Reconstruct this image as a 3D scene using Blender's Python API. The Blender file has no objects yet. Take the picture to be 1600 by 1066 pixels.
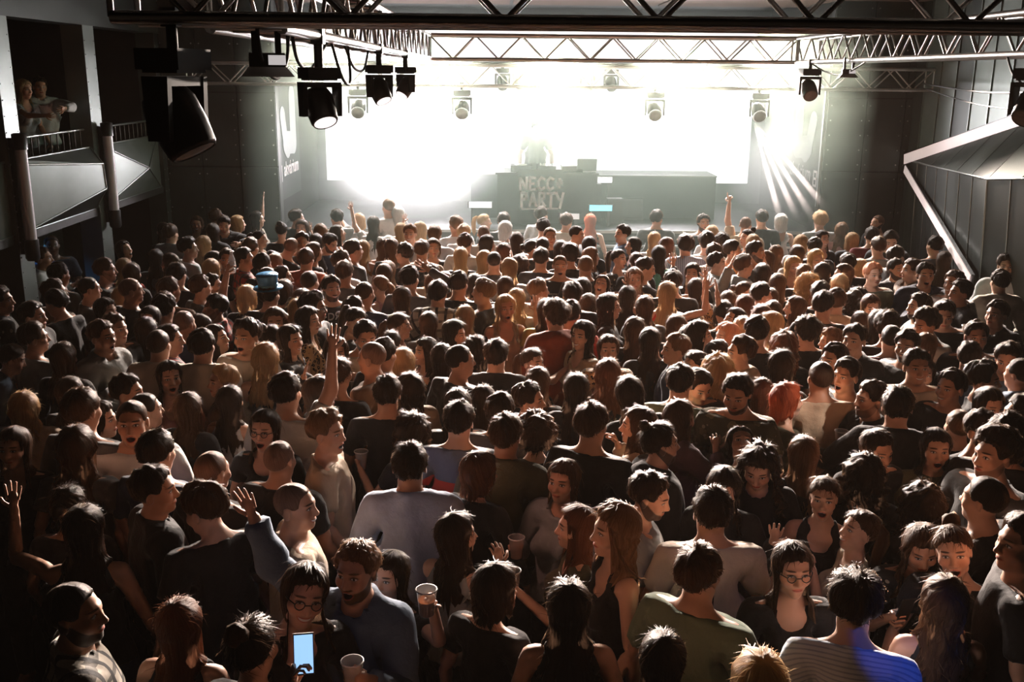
import bpy, math, random
import numpy as np
from mathutils import Vector, Matrix
random.seed(7)
SC = bpy.context.scene
COL = SC.collection
# ------------------------------------------------------------------ camera
CAMZ = 3.75
FPX = 1600 * 35 / 36.0
PITCH = math.atan((533 - 115) / FPX)          # horizon at row 115
YAW = math.atan((800 - 779) / FPX / math.cos(PITCH) * math.cos(PITCH))
ROLL = math.radians(0.55)
cam = bpy.data.cameras.new('camera'); CAM = bpy.data.objects.new('camera', cam); COL.objects.link(CAM); SC.camera = CAM
cam.lens = 35; cam.sensor_width = 36; cam.clip_end = 100; cam.clip_start = 0.05
CAM.location = (0, 0, CAMZ)
CAM.rotation_mode = 'QUATERNION'
_m = Matrix.Rotation(-YAW, 3, 'Z') @ Matrix.Rotation(math.pi / 2 - PITCH, 3, 'X') @ Matrix.Rotation(ROLL, 3, 'Z')
CAM.rotation_quaternion = _m.to_quaternion()
def ray(px, py):
    """direction of the sight line through a point of the photograph, for reading off where things stand"""
    return (_m @ Vector(((px - 800) / FPX, -(py - 533) / FPX, -1))).normalized()
def on_z(px, py, z):
    d = ray(px, py); t = (z - CAMZ) / d.z; return Vector((0, 0, CAMZ)) + d * t
def on_y(px, py, y):
    d = ray(px, py); return Vector((0, 0, CAMZ)) + d * (y / d.y)
def on_x(px, py, x):
    d = ray(px, py); return Vector((0, 0, CAMZ)) + d * (x / d.x)
def project(p):
    q = _m.transposed() @ (Vector(p) - Vector((0, 0, CAMZ))); return 800 + FPX * q.x / -q.z, 533 - FPX * q.y / -q.z, -q.z
# ------------------------------------------------------------------ exposure, world, main lights
vs = SC.view_settings
vs.view_transform = 'Standard'; vs.look = 'None'; vs.exposure = 0.0; vs.gamma = 1.0; vs.use_curve_mapping = False
SC.cycles.use_denoising = True; SC.cycles.adaptive_threshold = 0.06
SC.cycles.max_bounces = 5; SC.cycles.diffuse_bounces = 1; SC.cycles.glossy_bounces = 3; SC.cycles.transmission_bounces = 4; SC.cycles.volume_bounces = 0
SC.cycles.transparent_max_bounces = 6; SC.cycles.sample_clamp_indirect = 4.0; SC.cycles.caustics_reflective = False; SC.cycles.caustics_refractive = False
WORLD = bpy.data.worlds.new('world'); SC.world = WORLD; WORLD.use_nodes = True
WORLD.node_tree.nodes['Background'].inputs[0].default_value = (0.008, 0.0055, 0.004, 1)
WORLD.node_tree.nodes['Background'].inputs[1].default_value = 1.0
def lamp(name, kind, loc, target, energy, color=(1, 1, 1), size=0.2, angle=40, blend=0.3, size_y=None):
    l = bpy.data.lights.new(name, kind); l.energy = energy; l.color = color
    if kind == 'AREA':
        l.size = size
        if size_y: l.shape = 'RECTANGLE'; l.size_y = size_y
    else: l.shadow_soft_size = size
    if kind == 'SPOT': l.spot_size = math.radians(angle); l.spot_blend = blend
    o = bpy.data.objects.new(name, l); COL.objects.link(o); o.location = loc
    o.rotation_euler = (Vector(target) - Vector(loc)).to_track_quat('-Z', 'Y').to_euler()
    return o
WHITE = (1.0, 0.97, 0.98); WARM = (1.0, 0.80, 0.64)
PEACH = (1.0, 0.83, 0.71); GREEN = (0.62, 1.0, 0.72)
# stage lamps over the back of the stage, aimed over the crowd
for _x, _e in ((-2.6, 0.45), (-1.0, 0.8), (0.8, 1.1), (2.6, 1.1), (4.3, 0.8)):
    lamp('stage_backlight', 'SPOT', (_x, 16.9, 4.35), (_x * 0.85 + 0.1, 5.0, 0.9), 31000 * _e, PEACH, 0.20, 36, 0.6)
    lamp('stage_downlight', 'SPOT', (_x, 16.9, 4.30), (_x * 0.95, 12.6, 1.2), 4600 * _e, (1.0, 0.92, 0.86), 0.20, 56, 0.6)
# strobes without fixtures, put inside the smoke to make it glow
for _x, _y, _z, _e in ((-2.0, 17.2, 2.85, 1.0), (-1.2, 17.1, 2.75, 1.3), (-0.4, 17.3, 2.95, 1.0), (2.5, 17.6, 3.1, 1.1), (3.2, 17.5, 3.05, 1.0), (1.0, 17.9, 2.9, 0.5)):
    lamp('strobe_light', 'SPOT', (_x, _y + 0.2, _z), (_x, 10, _z - 1.2), 620 * _e, WHITE, 0.30, 125, 0.7)
    lamp('strobe_light', 'SPOT', (_x, _y - 0.2, _z), (_x, 25, _z), 420 * _e, WHITE, 0.30, 125, 0.7)
for _x, _z in ((-2.0, 2.35), (-1.0, 2.3)): lamp('strobe_light', 'POINT', (_x, 17.15, _z), (_x, 10, _z), 330, WHITE, 0.30)  # extra bare lamps added to brighten the low smoke at the left
# warm lamps in the rig
lamp('rig_key', 'SPOT', (3.3, 12.9, 3.85), (1.9, 6.4, 1.5), 2000, PEACH, 0.10, 66, 0.8)
lamp('rig_key', 'SPOT', (-0.6, 12.9, 3.85), (-1.6, 7.4, 1.5), 450, PEACH, 0.10, 66, 0.8)
# green washes added to lift and tint the side walls
lamp('added_wall_wash', 'SPOT', (3.4, 13.0, 3.8), (-5.3, 12.6, 2.7), 170, GREEN, 0.1, 38, 0.8)
lamp('added_wall_wash', 'SPOT', (-0.7, 13.0, 3.8), (6.3, 11.5, 3.2), 200, GREEN, 0.1, 50, 0.8)
lamp('added_wall_wash', 'SPOT', (1.0, 14.0, 3.9), (-4.4, 15.7, 2.4), 170, GREEN, 0.1, 40, 0.9)
lamp('added_wall_wash', 'SPOT', (1.0, 14.0, 3.9), (5.7, 15.7, 2.2), 60, GREEN, 0.1, 40, 0.9)
lamp('column_spot', 'SPOT', (-0.8, 12.2, 3.85), (-5.1, 10.65, 3.75), 300, (1.0, 0.92, 0.92), 0.05, 8, 0.4)
# coloured and tight follow spots picked out in the crowd
def spot_px(px, py, z, src, e, col, ang, size=0.03):
    t = on_z(px, py, z); lamp('follow_spot', 'SPOT', src, t, e, col, size, ang, 0.25)
spot_px(1240, 645, 1.5, (3.75, 4.7, 3.85), 420, (1.0, 0.86, 0.78), 9)
spot_px(1362, 445, 1.55, (-0.85, 7.6, 3.82), 900, (1.0, 0.93, 0.90), 5)
spot_px(890, 850, 1.3, (-0.9, 4.6, 3.8), 60, (1.0, 0.45, 0.35), 15)
spot_px(640, 790, 1.25, (-0.9, 4.4, 3.85), 40, (0.55, 0.50, 1.0), 16)
spot_px(1388, 1015, 1.35, (2.0, 1.2, 3.9), 130, (0.05, 0.14, 1.0), 10)
spot_px(1110, 850, 1.3, (1.2, 2.4, 4.0), 12, (0.62, 0.50, 1.0), 20)
spot_px(1240, 900, 1.45, (1.2, 1.6, 4.0), 6, (0.80, 0.55, 0.75), 18)
spot_px(530, 880, 1.45, (-0.6, 1.4, 4.0), 7, (0.55, 0.42, 0.80), 24)
# ------------------------------------------------------------------ hair: parted surface of locks that flows from the crown and hangs
def vnoise(seed, n=5):
    r = np.random.RandomState(seed); K = r.normal(size=(n, 3)); ph = r.rand(n) * 6.28
    def f(p, fr): return sum(np.sin((p @ K[i]) * fr * (0.7 + 0.25 * i) + ph[i]) for i in range(n)) / n ** 0.5
    return f
def hair_surface(style, seed, sex, dense=True):
    r = np.random.RandomState(seed + 17)
    long_ = style in 'lwkoe'
    nu = (64 if dense else 40); ncap = 9 if dense else 7; nh = (14 if dense else 9) if long_ else 0
    al = np.linspace(-math.pi, math.pi, nu, endpoint=False)
    A = np.abs(al)
    c = np.array((0, -0.34, 0.94)); c /= np.linalg.norm(c); e2 = np.array((1.0, 0, 0)); e1 = np.cross(c, e2); e1 = -e1 if e1[1] < 0 else e1
    C = np.array((0, -0.010, 1.694)); rad = np.array((0.0775, 0.098, 0.089))
    deg = np.degrees(A)
    if long_: pend = np.interp(deg, (0, 35, 52, 70, 90, 180), (76, 80, 84, 92, 96, 100))
    else:     pend = np.interp(deg, (0, 30, 48, 62, 76, 90, 108, 130, 180), (72, 75, 82, 104, 108, 98, 116, 122, 126)) if sex == 'M' else np.interp(deg, (0, 40, 60, 90, 120, 180), (74, 80, 92, 100, 116, 124))
    pend = pend + r.normal(size=nu) * (0.8 if style in 'bx' else 1.8)
    ns1 = vnoise(seed); lob = sum(np.sin(al * k + r.rand() * 6.28) * w for k, w in ((7, 0.8), (11, 1), (17, 0.8), (23, 0.7), (29, 0.5))) / 2.0
    top, side = {'s': (0.023, 0.012), 'q': (0.034, 0.011), 'b': (0.007, 0.004), 'x': (0.0025, 0.002), 'c': (0.046, 0.026), 'n': (0.014, 0.009), 'l': (0.019, 0.020), 'w': (0.024, 0.026),
                 'k': (0.034, 0.046), 'o': (0.021, 0.026), 'p': (0.013, 0.010), 'u': (0.013, 0.010), 'e': (0.04, 0.06)}[style]
    rows = []; wts = []
    rough = {'s': 0.006, 'q': 0.008, 'b': 0.0008, 'x': 0, 'c': 0.010, 'n': 0.002, 'l': 0.0015, 'w': 0.003, 'k': 0.010, 'o': 0.0015, 'p': 0.0015, 'u': 0.002, 'e': 0.012}[style]
    for i in range(ncap + 1):
        t = i / ncap; ph = np.radians(pend) * (0.06 + 0.94 * t)
        d = np.cos(ph)[:, None] * c + np.sin(ph)[:, None] * (np.cos(al)[:, None] * e1 + np.sin(al)[:, None] * e2)
        off = top + (side - top) * sstep(0.42, 1.0, np.full(nu, t))
        if style in 'sq': off = off + (0.004 if style == 's' else 0.014) * np.clip(np.cos(al) + 0.25, 0, 1) ** 0.8 * sstep(0.3, 0.85, np.full(nu, t)) * (sex == 'M')
        if not long_: off = off * (1 - 0.75 * sstep(0.86, 1.0, np.full(nu, t)))
        else:
            fr = sstep(56, 40, deg); off = off * (1 - fr * 0.8 * sstep(0.8, 1.0, np.full(nu, t)))
        if long_:   # shallow parting
            off = off - 0.006 * np.exp(-(al / 0.13) ** 2) * (t > 0.1)
        p = C + d * (rad + off[:, None])
        p = p + d * (ns1(p, 55) * rough + lob * 0.0022 * t * (0 if style in 'bx' else 1))[:, None]
        rows.append(p); wts.append(np.ones(nu))
    if not long_:
        last = rows[-1]; inn = C + (last - C) * 0.93; rows.append(inn); wts.append(np.ones(nu))
    else:
        L = {'l': 0.34, 'w': 0.33, 'k': 0.26, 'o': 0.12, 'e': 0.03}[style] * (0.82 + 0.36 * r.rand())
        hang = sstep(44, 58, deg)
        Ln = L * hang * (1 + 0.10 * lob + 0.06 * r.normal(size=nu)) * np.interp(deg, (44, 70, 110, 180), (0.75, 0.85, 0.98, 1.0))
        base = rows[-1]
        ax = np.stack((np.sin(al), np.cos(al), 0 * al), 1)
        for j in range(1, nh + 1):
            s = j / nh; dz = Ln * s
            p = base.copy(); p[:, 2] -= dz
            # close to the neck first, then out over shoulders and back
            inw = (0.020 if style in 'lw' else 0.004) * np.sin(min(1, s * 1.3) * math.pi) * hang
            p = p - ax * inw[:, None]
            p[:, 1] -= hang * 0.02 * s * (deg < 100)
            wav = {'l': 0.003, 'w': 0.012, 'k': 0.020, 'o': 0.003, 'e': 0.01}[style]
            ph = dz * {'l': 22, 'w': 42, 'k': 75, 'o': 25, 'e': 60}[style]
            p = p + ax * ((np.sin(ph + lob * 3.0) * wav + lob * 0.006 * s) * hang)[:, None]
            p[:, 0] += np.sin(ph * 0.8 + al * 5) * wav * 0.6 * hang
            if style in 'ke': p = p + ax * (ns1(p, 70) * 0.010 * hang)[:, None]
            if style in 'lwo' and s > 0.85: p = p - ax * ((s - 0.85) * 0.10 * hang)[:, None]
            # stay outside the shoulders and the back
            for _ in range(3):
                d0 = np.minimum(torso_sdf(p, sex), sd_cone(p, (0, -0.025, 1.45), (0, 0, 1.60), 0.06, 0.055)) - 0.022
                e = 0.004
                g = np.stack([np.minimum(torso_sdf(p + np.eye(3)[i] * e, sex), 9) - np.minimum(torso_sdf(p, sex), 9) for i in range(3)], -1) / e
                mv = np.clip(-d0, 0, 0.03)[:, None] * g; mv[:, 2] *= 0.25
                p = p + mv
            rows.append(p); wts.append(1 - hang * sstep(0.0, 0.5, np.full(nu, s)))
    nr = len(rows); V = np.concatenate(rows); Wt = np.concatenate(wts)
    F = []
    for i in range(nr - 1):
        for j in range(nu):
            k = (j + 1) % nu
            F.append((i * nu + j, (i + 1) * nu + j, (i + 1) * nu + k, i * nu + k))
    F.append(tuple(range(nu)))
    uv = np.stack((np.tile(al * 0.5, nr), np.repeat(np.linspace(0, 1, nr), nu), np.zeros(len(V))), 1)
    F = [tuple(f) for f in F]
    def add_tube(pts, rr, ns=10, flat=1.0):
        nonlocal V, Wt, uv
        b = len(V); vs = []; us = []
        for j, p in enumerate(pts):
            p = np.array(p, float); t = np.array(pts[min(j + 1, len(pts) - 1)], float) - np.array(pts[max(j - 1, 0)], float); t /= np.linalg.norm(t)
            a = np.array((1.0, 0, 0)); bb = np.cross(t, a); bb /= np.linalg.norm(bb)
            for q in range(ns):
                th = q * 2 * math.pi / ns; k = rr[j] * (1 + 0.16 * math.sin(th * 3 + seed) + 0.1 * r.normal())
                vs.append(p + (a * math.cos(th) + bb * math.sin(th) * flat) * k); us.append((th * 0.6, j / len(pts), 0))
        for j in range(len(pts) - 1):
            for q in range(ns): F.append((b + j * ns + q, b + j * ns + (q + 1) % ns, b + (j + 1) * ns + (q + 1) % ns, b + (j + 1) * ns + q))
        F.append(tuple(b + q for q in range(ns))[::-1]); F.append(tuple(b + (len(pts) - 1) * ns + q for q in range(ns)))
        V = np.concatenate((V, np.array(vs))); Wt = np.concatenate((Wt, np.ones(len(vs)))); uv = np.concatenate((uv, np.array(us)))
    if style == 'p':
        z0 = 1.735 if seed % 2 else 1.70
        add_tube([(0, -0.095, z0), (0, -0.125, z0 + 0.008), (0, -0.155, z0 - 0.02), (0, -0.168, z0 - 0.08), (0, -0.168, z0 - 0.16), (0, -0.165, z0 - 0.24), (0, -0.16, z0 - 0.29)], [0.018, 0.024, 0.034, 0.038, 0.036, 0.026, 0.006])
    if style in 'un':
        cz = (0.0, -0.085, 1.785) if (style == 'n' or seed % 2) else (0, -0.125, 1.70); R = 0.030 if style == 'n' else 0.040
        add_tube([(0, cz[1] + 0.2 * R, cz[2] - R * 0.95), (0, cz[1], cz[2] - R * 0.55), (0, cz[1] - 0.3 * R, cz[2]), (0, cz[1] - 0.2 * R, cz[2] + R * 0.6), (0, cz[1], cz[2] + R)], [R * 0.5, R * 0.95, R * 1.1, R * 0.85, R * 0.2])
    if style not in 'x':      # loose strands that stand off the surface and catch the light
        grid = [np.array(q) for q in rows]; nst = {'b': 90, 'k': 420, 'e': 420, 'c': 380, 'w': 360}.get(style, 300) if dense else 110
        ln0, outw = {'b': (0.006, 0.004), 's': (0.022, 0.012), 'q': (0.026, 0.014), 'c': (0.026, 0.018), 'k': (0.045, 0.024), 'e': (0.03, 0.026)}.get(style, (0.05, 0.012))
        sv, su, sw, b0 = [], [], [], len(V)
        for q in range(nst):
            i = r.randint(1, nr - 2); j = r.randint(nu)
            if long_ and i > ncap and deg[j] < 58: continue
            p = grid[i][j] + (grid[i][(j + 1) % nu] - grid[i][j]) * r.rand(); fl = grid[i + 1][j] - grid[i][j]; L0 = np.linalg.norm(fl)
            if L0 < 1e-5: continue
            fl = fl / L0; o = p - C; o[2] *= (0.3 if i > ncap else 1.0); o /= np.linalg.norm(o) + 1e-9
            sd = np.cross(fl, o); sd /= np.linalg.norm(sd) + 1e-9; k = ln0 * (0.5 + r.rand()); w = 0.0011 * (1 + r.rand())
            curl = r.normal() * k * 0.35
            mid = p + fl * k * 0.5 + o * outw * (0.25 + 0.55 * r.rand()) + sd * curl; tip = p + fl * k + o * outw * r.rand() * 1.1 + sd * curl * 1.6
            b1 = b0 + len(sv); sv += [p - sd * w, p + sd * w, mid + sd * w * 0.8, mid - sd * w * 0.8, tip]; su += [(al[j] * 0.5, i / nr, 0)] * 5
            wt = wts[i][j]; sw += [wt] * 5; F.append((b1, b1 + 1, b1 + 2, b1 + 3)); F.append((b1 + 3, b1 + 2, b1 + 4))
        V = np.concatenate((V, np.array(sv))); uv = np.concatenate((uv, np.array(su))); Wt = np.concatenate((Wt, np.array(sw)))
    return V, F, uv, Wt

# ------------------------------------------------------------------ materials
MATS = {}
def new_mat(name):
    m = bpy.data.materials.new(name); m.use_nodes = True; nt = m.node_tree; nt.nodes.clear()
    o = nt.nodes.new('ShaderNodeOutputMaterial'); b = nt.nodes.new('ShaderNodeBsdfPrincipled'); nt.links.new(b.outputs[0], o.inputs[0])
    return m, nt, b
def N(nt, t, **kw):
    n = nt.nodes.new(t)
    for k, v in kw.items(): setattr(n, k, v)
    return n
def lk(nt, a, b): nt.links.new(a, b)
def math_(nt, op, a, b=None, c=None):
    n = nt.nodes.new('ShaderNodeMath'); n.operation = op
    for i, v in enumerate((a, b, c)):
        if v is None: continue
        if isinstance(v, (int, float)): n.inputs[i].default_value = v
        else: nt.links.new(v, n.inputs[i])
    return n.outputs[0]
def mixc(nt, f, a, b):
    n = nt.nodes.new('ShaderNodeMix'); n.data_type = 'RGBA'
    for i, v in ((0, f), (6, a), (7, b)):
        if isinstance(v, (int, float)): n.inputs[i].default_value = v
        elif isinstance(v, tuple): n.inputs[i].default_value = v if len(v) == 4 else v + (1,)
        else: nt.links.new(v, n.inputs[i])
    return n.outputs[2]
def attr(nt, name):
    n = nt.nodes.new('ShaderNodeAttribute'); n.attribute_name = name; return n
def ell_mask(nt, x, z, cx, cz, rx_, rz_, soft=0.25):
    a = math_(nt, 'DIVIDE', math_(nt, 'SUBTRACT', x, cx), rx_); b = math_(nt, 'DIVIDE', math_(nt, 'SUBTRACT', z, cz), rz_)
    d = math_(nt, 'ADD', math_(nt, 'MULTIPLY', a, a), math_(nt, 'MULTIPLY', b, b))
    n = nt.nodes.new('ShaderNodeMapRange'); nt.links.new(d, n.inputs[0]); n.inputs[1].default_value = 1 + soft; n.inputs[2].default_value = 1 - soft
    n.inputs[3].default_value = 0; n.inputs[4].default_value = 1; return n.outputs[0]
TONES = {'light': (0.62, 0.36, 0.25), 'mid': (0.52, 0.28, 0.18), 'tan': (0.40, 0.20, 0.12), 'dark': (0.12, 0.06, 0.04)}
def skin_mat(tone, beard, mouth, brow):
    key = ('skin', tone, beard, mouth, brow)
    if key in MATS: return MATS[key]
    m, nt, b = new_mat('skin'); MATS[key] = m
    at = attr(nt, 'rest'); sx = N(nt, 'ShaderNodeSeparateXYZ'); lk(nt, at.outputs['Vector'], sx.inputs[0])
    x, y, z = sx.outputs; ax = math_(nt, 'ABSOLUTE', x); front = math_(nt, 'GREATER_THAN', y, 0.045)
    no = N(nt, 'ShaderNodeTexNoise'); lk(nt, at.outputs['Vector'], no.inputs['Vector']); no.inputs['Scale'].default_value = 14
    t = TONES[tone]; col = mixc(nt, no.outputs[0], tuple(v * 0.86 for v in t), tuple(v * 1.1 for v in t))
    # rosy cheeks and nose
    ck = math_(nt, 'MULTIPLY', ell_mask(nt, ax, z, 0.040, 1.642, 0.026, 0.02, 0.8), 0.30); ck = math_(nt, 'MULTIPLY', ck, front)
    col = mixc(nt, ck, col, (t[0] * 0.95, t[1] * 0.62, t[2] * 0.55))
    def over(mask, c, k=1.0):
        nonlocal col
        mk = math_(nt, 'MULTIPLY', mask, front)
        if k != 1.0: mk = math_(nt, 'MULTIPLY', mk, k)
        col = mixc(nt, mk, col, c)
    hc = {'d': (0.018, 0.011, 0.008), 'l': (0.10, 0.055, 0.025)}[brow]
    if beard:
        band = N(nt, 'ShaderNodeMapRange'); nz = math_(nt, 'ADD', math_(nt, 'ADD', z, math_(nt, 'MULTIPLY', ax, -0.25)), math_(nt, 'MULTIPLY', math_(nt, 'MAXIMUM', math_(nt, 'SUBTRACT', 0.07, y), 0.0), -0.62)); nn = N(nt, 'ShaderNodeTexNoise'); lk(nt, at.outputs['Vector'], nn.inputs['Vector']); nn.inputs['Scale'].default_value = 90
        nz = math_(nt, 'ADD', nz, math_(nt, 'MULTIPLY', nn.outputs[0], 0.008)); lk(nt, nz, band.inputs[0]); band.inputs[1].default_value = 1.603; band.inputs[2].default_value = 1.594
        lo = math_(nt, 'GREATER_THAN', z, 1.545); bm = math_(nt, 'MULTIPLY', band.outputs[0], lo); fr2 = math_(nt, 'GREATER_THAN', math_(nt, 'ADD', y, math_(nt, 'MULTIPLY', math_(nt, 'SUBTRACT', z, 1.60), 0.9)), -0.008)
        mous = math_(nt, 'MULTIPLY', ell_mask(nt, x, z, 0, 1.621, 0.027, 0.008, 0.4), front)
        bm = math_(nt, 'MAXIMUM', math_(nt, 'MULTIPLY', bm, fr2), mous)
        col = mixc(nt, math_(nt, 'MULTIPLY', bm, 0.92 if beard == 2 else 0.5), col, hc)
    over(ell_mask(nt, ax, z, 0.034, math_(nt, 'ADD', 1.7005, math_(nt, 'MULTIPLY', ax, -0.08)), 0.021, 0.0048, 0.4), hc, 0.9)     # brow
    over(ell_mask(nt, ax, z, 0.0325, 1.674, 0.0185, 0.0105, 0.5), tuple(v * 0.45 for v in t), 0.7)      # darker skin tone in an oval around the eye
    over(ell_mask(nt, ax, z, 0.0325, 1.6735, 0.0160, 0.0072, 0.25), hc)
    over(ell_mask(nt, ax, z, 0.0325, 1.6718, 0.0135, 0.0050, 0.25), (0.62, 0.58, 0.55))
    over(ell_mask(nt, ax, z, 0.0325, 1.6720, 0.0056, 0.0056, 0.25), (0.03, 0.018, 0.012))
    lip = (t[0] * 0.78, t[1] * 0.38, t[2] * 0.38)
    if mouth == 'closed':
        over(ell_mask(nt, x, z, 0, 1.6055, 0.025, 0.0085, 0.3), lip); over(ell_mask(nt, x, z, 0, 1.606, 0.024, 0.0014, 0.4), (0.06, 0.02, 0.02))
    elif mouth == 'smile':
        zz = math_(nt, 'ADD', z, math_(nt, 'MULTIPLY', math_(nt, 'MULTIPLY', x, x), -9.0))
        over(ell_mask(nt, x, zz, 0, 1.6025, 0.032, 0.0105, 0.25), lip); over(ell_mask(nt, x, zz, 0, 1.6035, 0.027, 0.0058, 0.25), (0.80, 0.76, 0.70))
    else:
        over(ell_mask(nt, x, z, 0, 1.5935, 0.0275, 0.0215, 0.2), lip); over(ell_mask(nt, x, z, 0, 1.5940, 0.0225, 0.0160, 0.2), (0.035, 0.010, 0.010))
        over(ell_mask(nt, x, z, 0, 1.6055, 0.0165, 0.0036, 0.3), (0.72, 0.68, 0.62))
    lk(nt, col, b.inputs['Base Color']); b.inputs['Specular IOR Level'].default_value = 0.3; b.inputs['Roughness'].default_value = 0.45
    b.inputs['Subsurface Weight'].default_value = 0.0; b.inputs['Sheen Weight'].default_value = 0.12; b.inputs['Sheen Roughness'].default_value = 0.4
    return m
HAIRC = {'k': (0.010, 0.008, 0.007), 'd': (0.022, 0.013, 0.009), 'm': (0.060, 0.030, 0.017), 'l': (0.16, 0.085, 0.045), 'y': (0.42, 0.27, 0.14), 'r': (0.36, 0.075, 0.03), 'a': (0.095, 0.036, 0.019), 'p': (0.60, 0.26, 0.15), 'w': (0.72, 0.66, 0.62), 'X': (0.20, 0.115, 0.08)}
def hair_mat(c):
    key = ('hair', c)
    if key in MATS: return MATS[key]
    m, nt, b = new_mat('hair'); MATS[key] = m; col = HAIRC[c]
    at = attr(nt, 'huv'); mp = N(nt, 'ShaderNodeMapping'); lk(nt, at.outputs['Vector'], mp.inputs[0]); mp.inputs['Scale'].default_value = (60, 1.6, 1)
    no = N(nt, 'ShaderNodeTexNoise'); lk(nt, mp.outputs[0], no.inputs['Vector']); no.inputs['Scale'].default_value = 1.0; no.inputs['Detail'].default_value = 3; no.inputs['Roughness'].default_value = 0.7
    rp = N(nt, 'ShaderNodeMapRange'); lk(nt, no.outputs[0], rp.inputs[0]); rp.inputs[1].default_value = 0.3; rp.inputs[2].default_value = 0.7
    cc = mixc(nt, rp.outputs[0], tuple(v * 0.55 for v in col), tuple(min(1, v * 1.5) for v in col)); lk(nt, cc, b.inputs['Base Color'])
    bp = N(nt, 'ShaderNodeBump'); lk(nt, no.outputs[0], bp.inputs['Height']); bp.inputs['Strength'].default_value = 0.6; bp.inputs['Distance'].default_value = 0.012; lk(nt, bp.outputs[0], b.inputs['Normal'])
    tl = N(nt, 'ShaderNodeBsdfTranslucent'); lk(nt, mixc(nt, 0.5, cc, (min(1, col[0] * 2.2 + 0.10), min(1, col[1] * 2.2 + 0.055), min(1, col[2] * 2.2 + 0.03))), tl.inputs[0]); mx = N(nt, 'ShaderNodeMixShader'); mx.inputs[0].default_value = 0.25
    ou = [q for q in nt.nodes if q.type == 'OUTPUT_MATERIAL'][0]; lk(nt, b.outputs[0], mx.inputs[1]); lk(nt, tl.outputs[0], mx.inputs[2]); lk(nt, mx.outputs[0], ou.inputs[0])
    b.inputs['Specular IOR Level'].default_value = 0.10; b.inputs['Specular Tint'].default_value = (1.0, 0.80, 0.62, 1)
    b.inputs['Roughness'].default_value = 0.42; b.inputs['Sheen Weight'].default_value = 0.75; b.inputs['Sheen Roughness'].default_value = 0.12
    b.inputs['Sheen Tint'].default_value = (min(1, col[0] * 1.2 + 0.55), min(1, col[1] * 1.2 + 0.34), min(1, col[2] + 0.2), 1)
    return m
CLOTH = {'black': (0.012, 0.011, 0.011), 'white': (0.72, 0.70, 0.68), 'grey': (0.23, 0.24, 0.235), 'dgrey': (0.06, 0.06, 0.06), 'navy': (0.018, 0.028, 0.055), 'rust': (0.22, 0.045, 0.018), 'red': (0.45, 0.045, 0.03),
         'beige': (0.42, 0.31, 0.21), 'olive': (0.085, 0.08, 0.045), 'denim': (0.10, 0.15, 0.22), 'lblue': (0.42, 0.48, 0.62), 'brown': (0.12, 0.07, 0.04), 'pink': (0.50, 0.25, 0.22), 'cream': (0.58, 0.50, 0.40),
         'teal': (0.10, 0.32, 0.26), 'orange': (0.5, 0.17, 0.05), 'yellow': (0.55, 0.42, 0.12), 'mauve': (0.13, 0.07, 0.09), 'green': (0.15, 0.20, 0.13), 'maroon': (0.14, 0.02, 0.02)}
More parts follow.
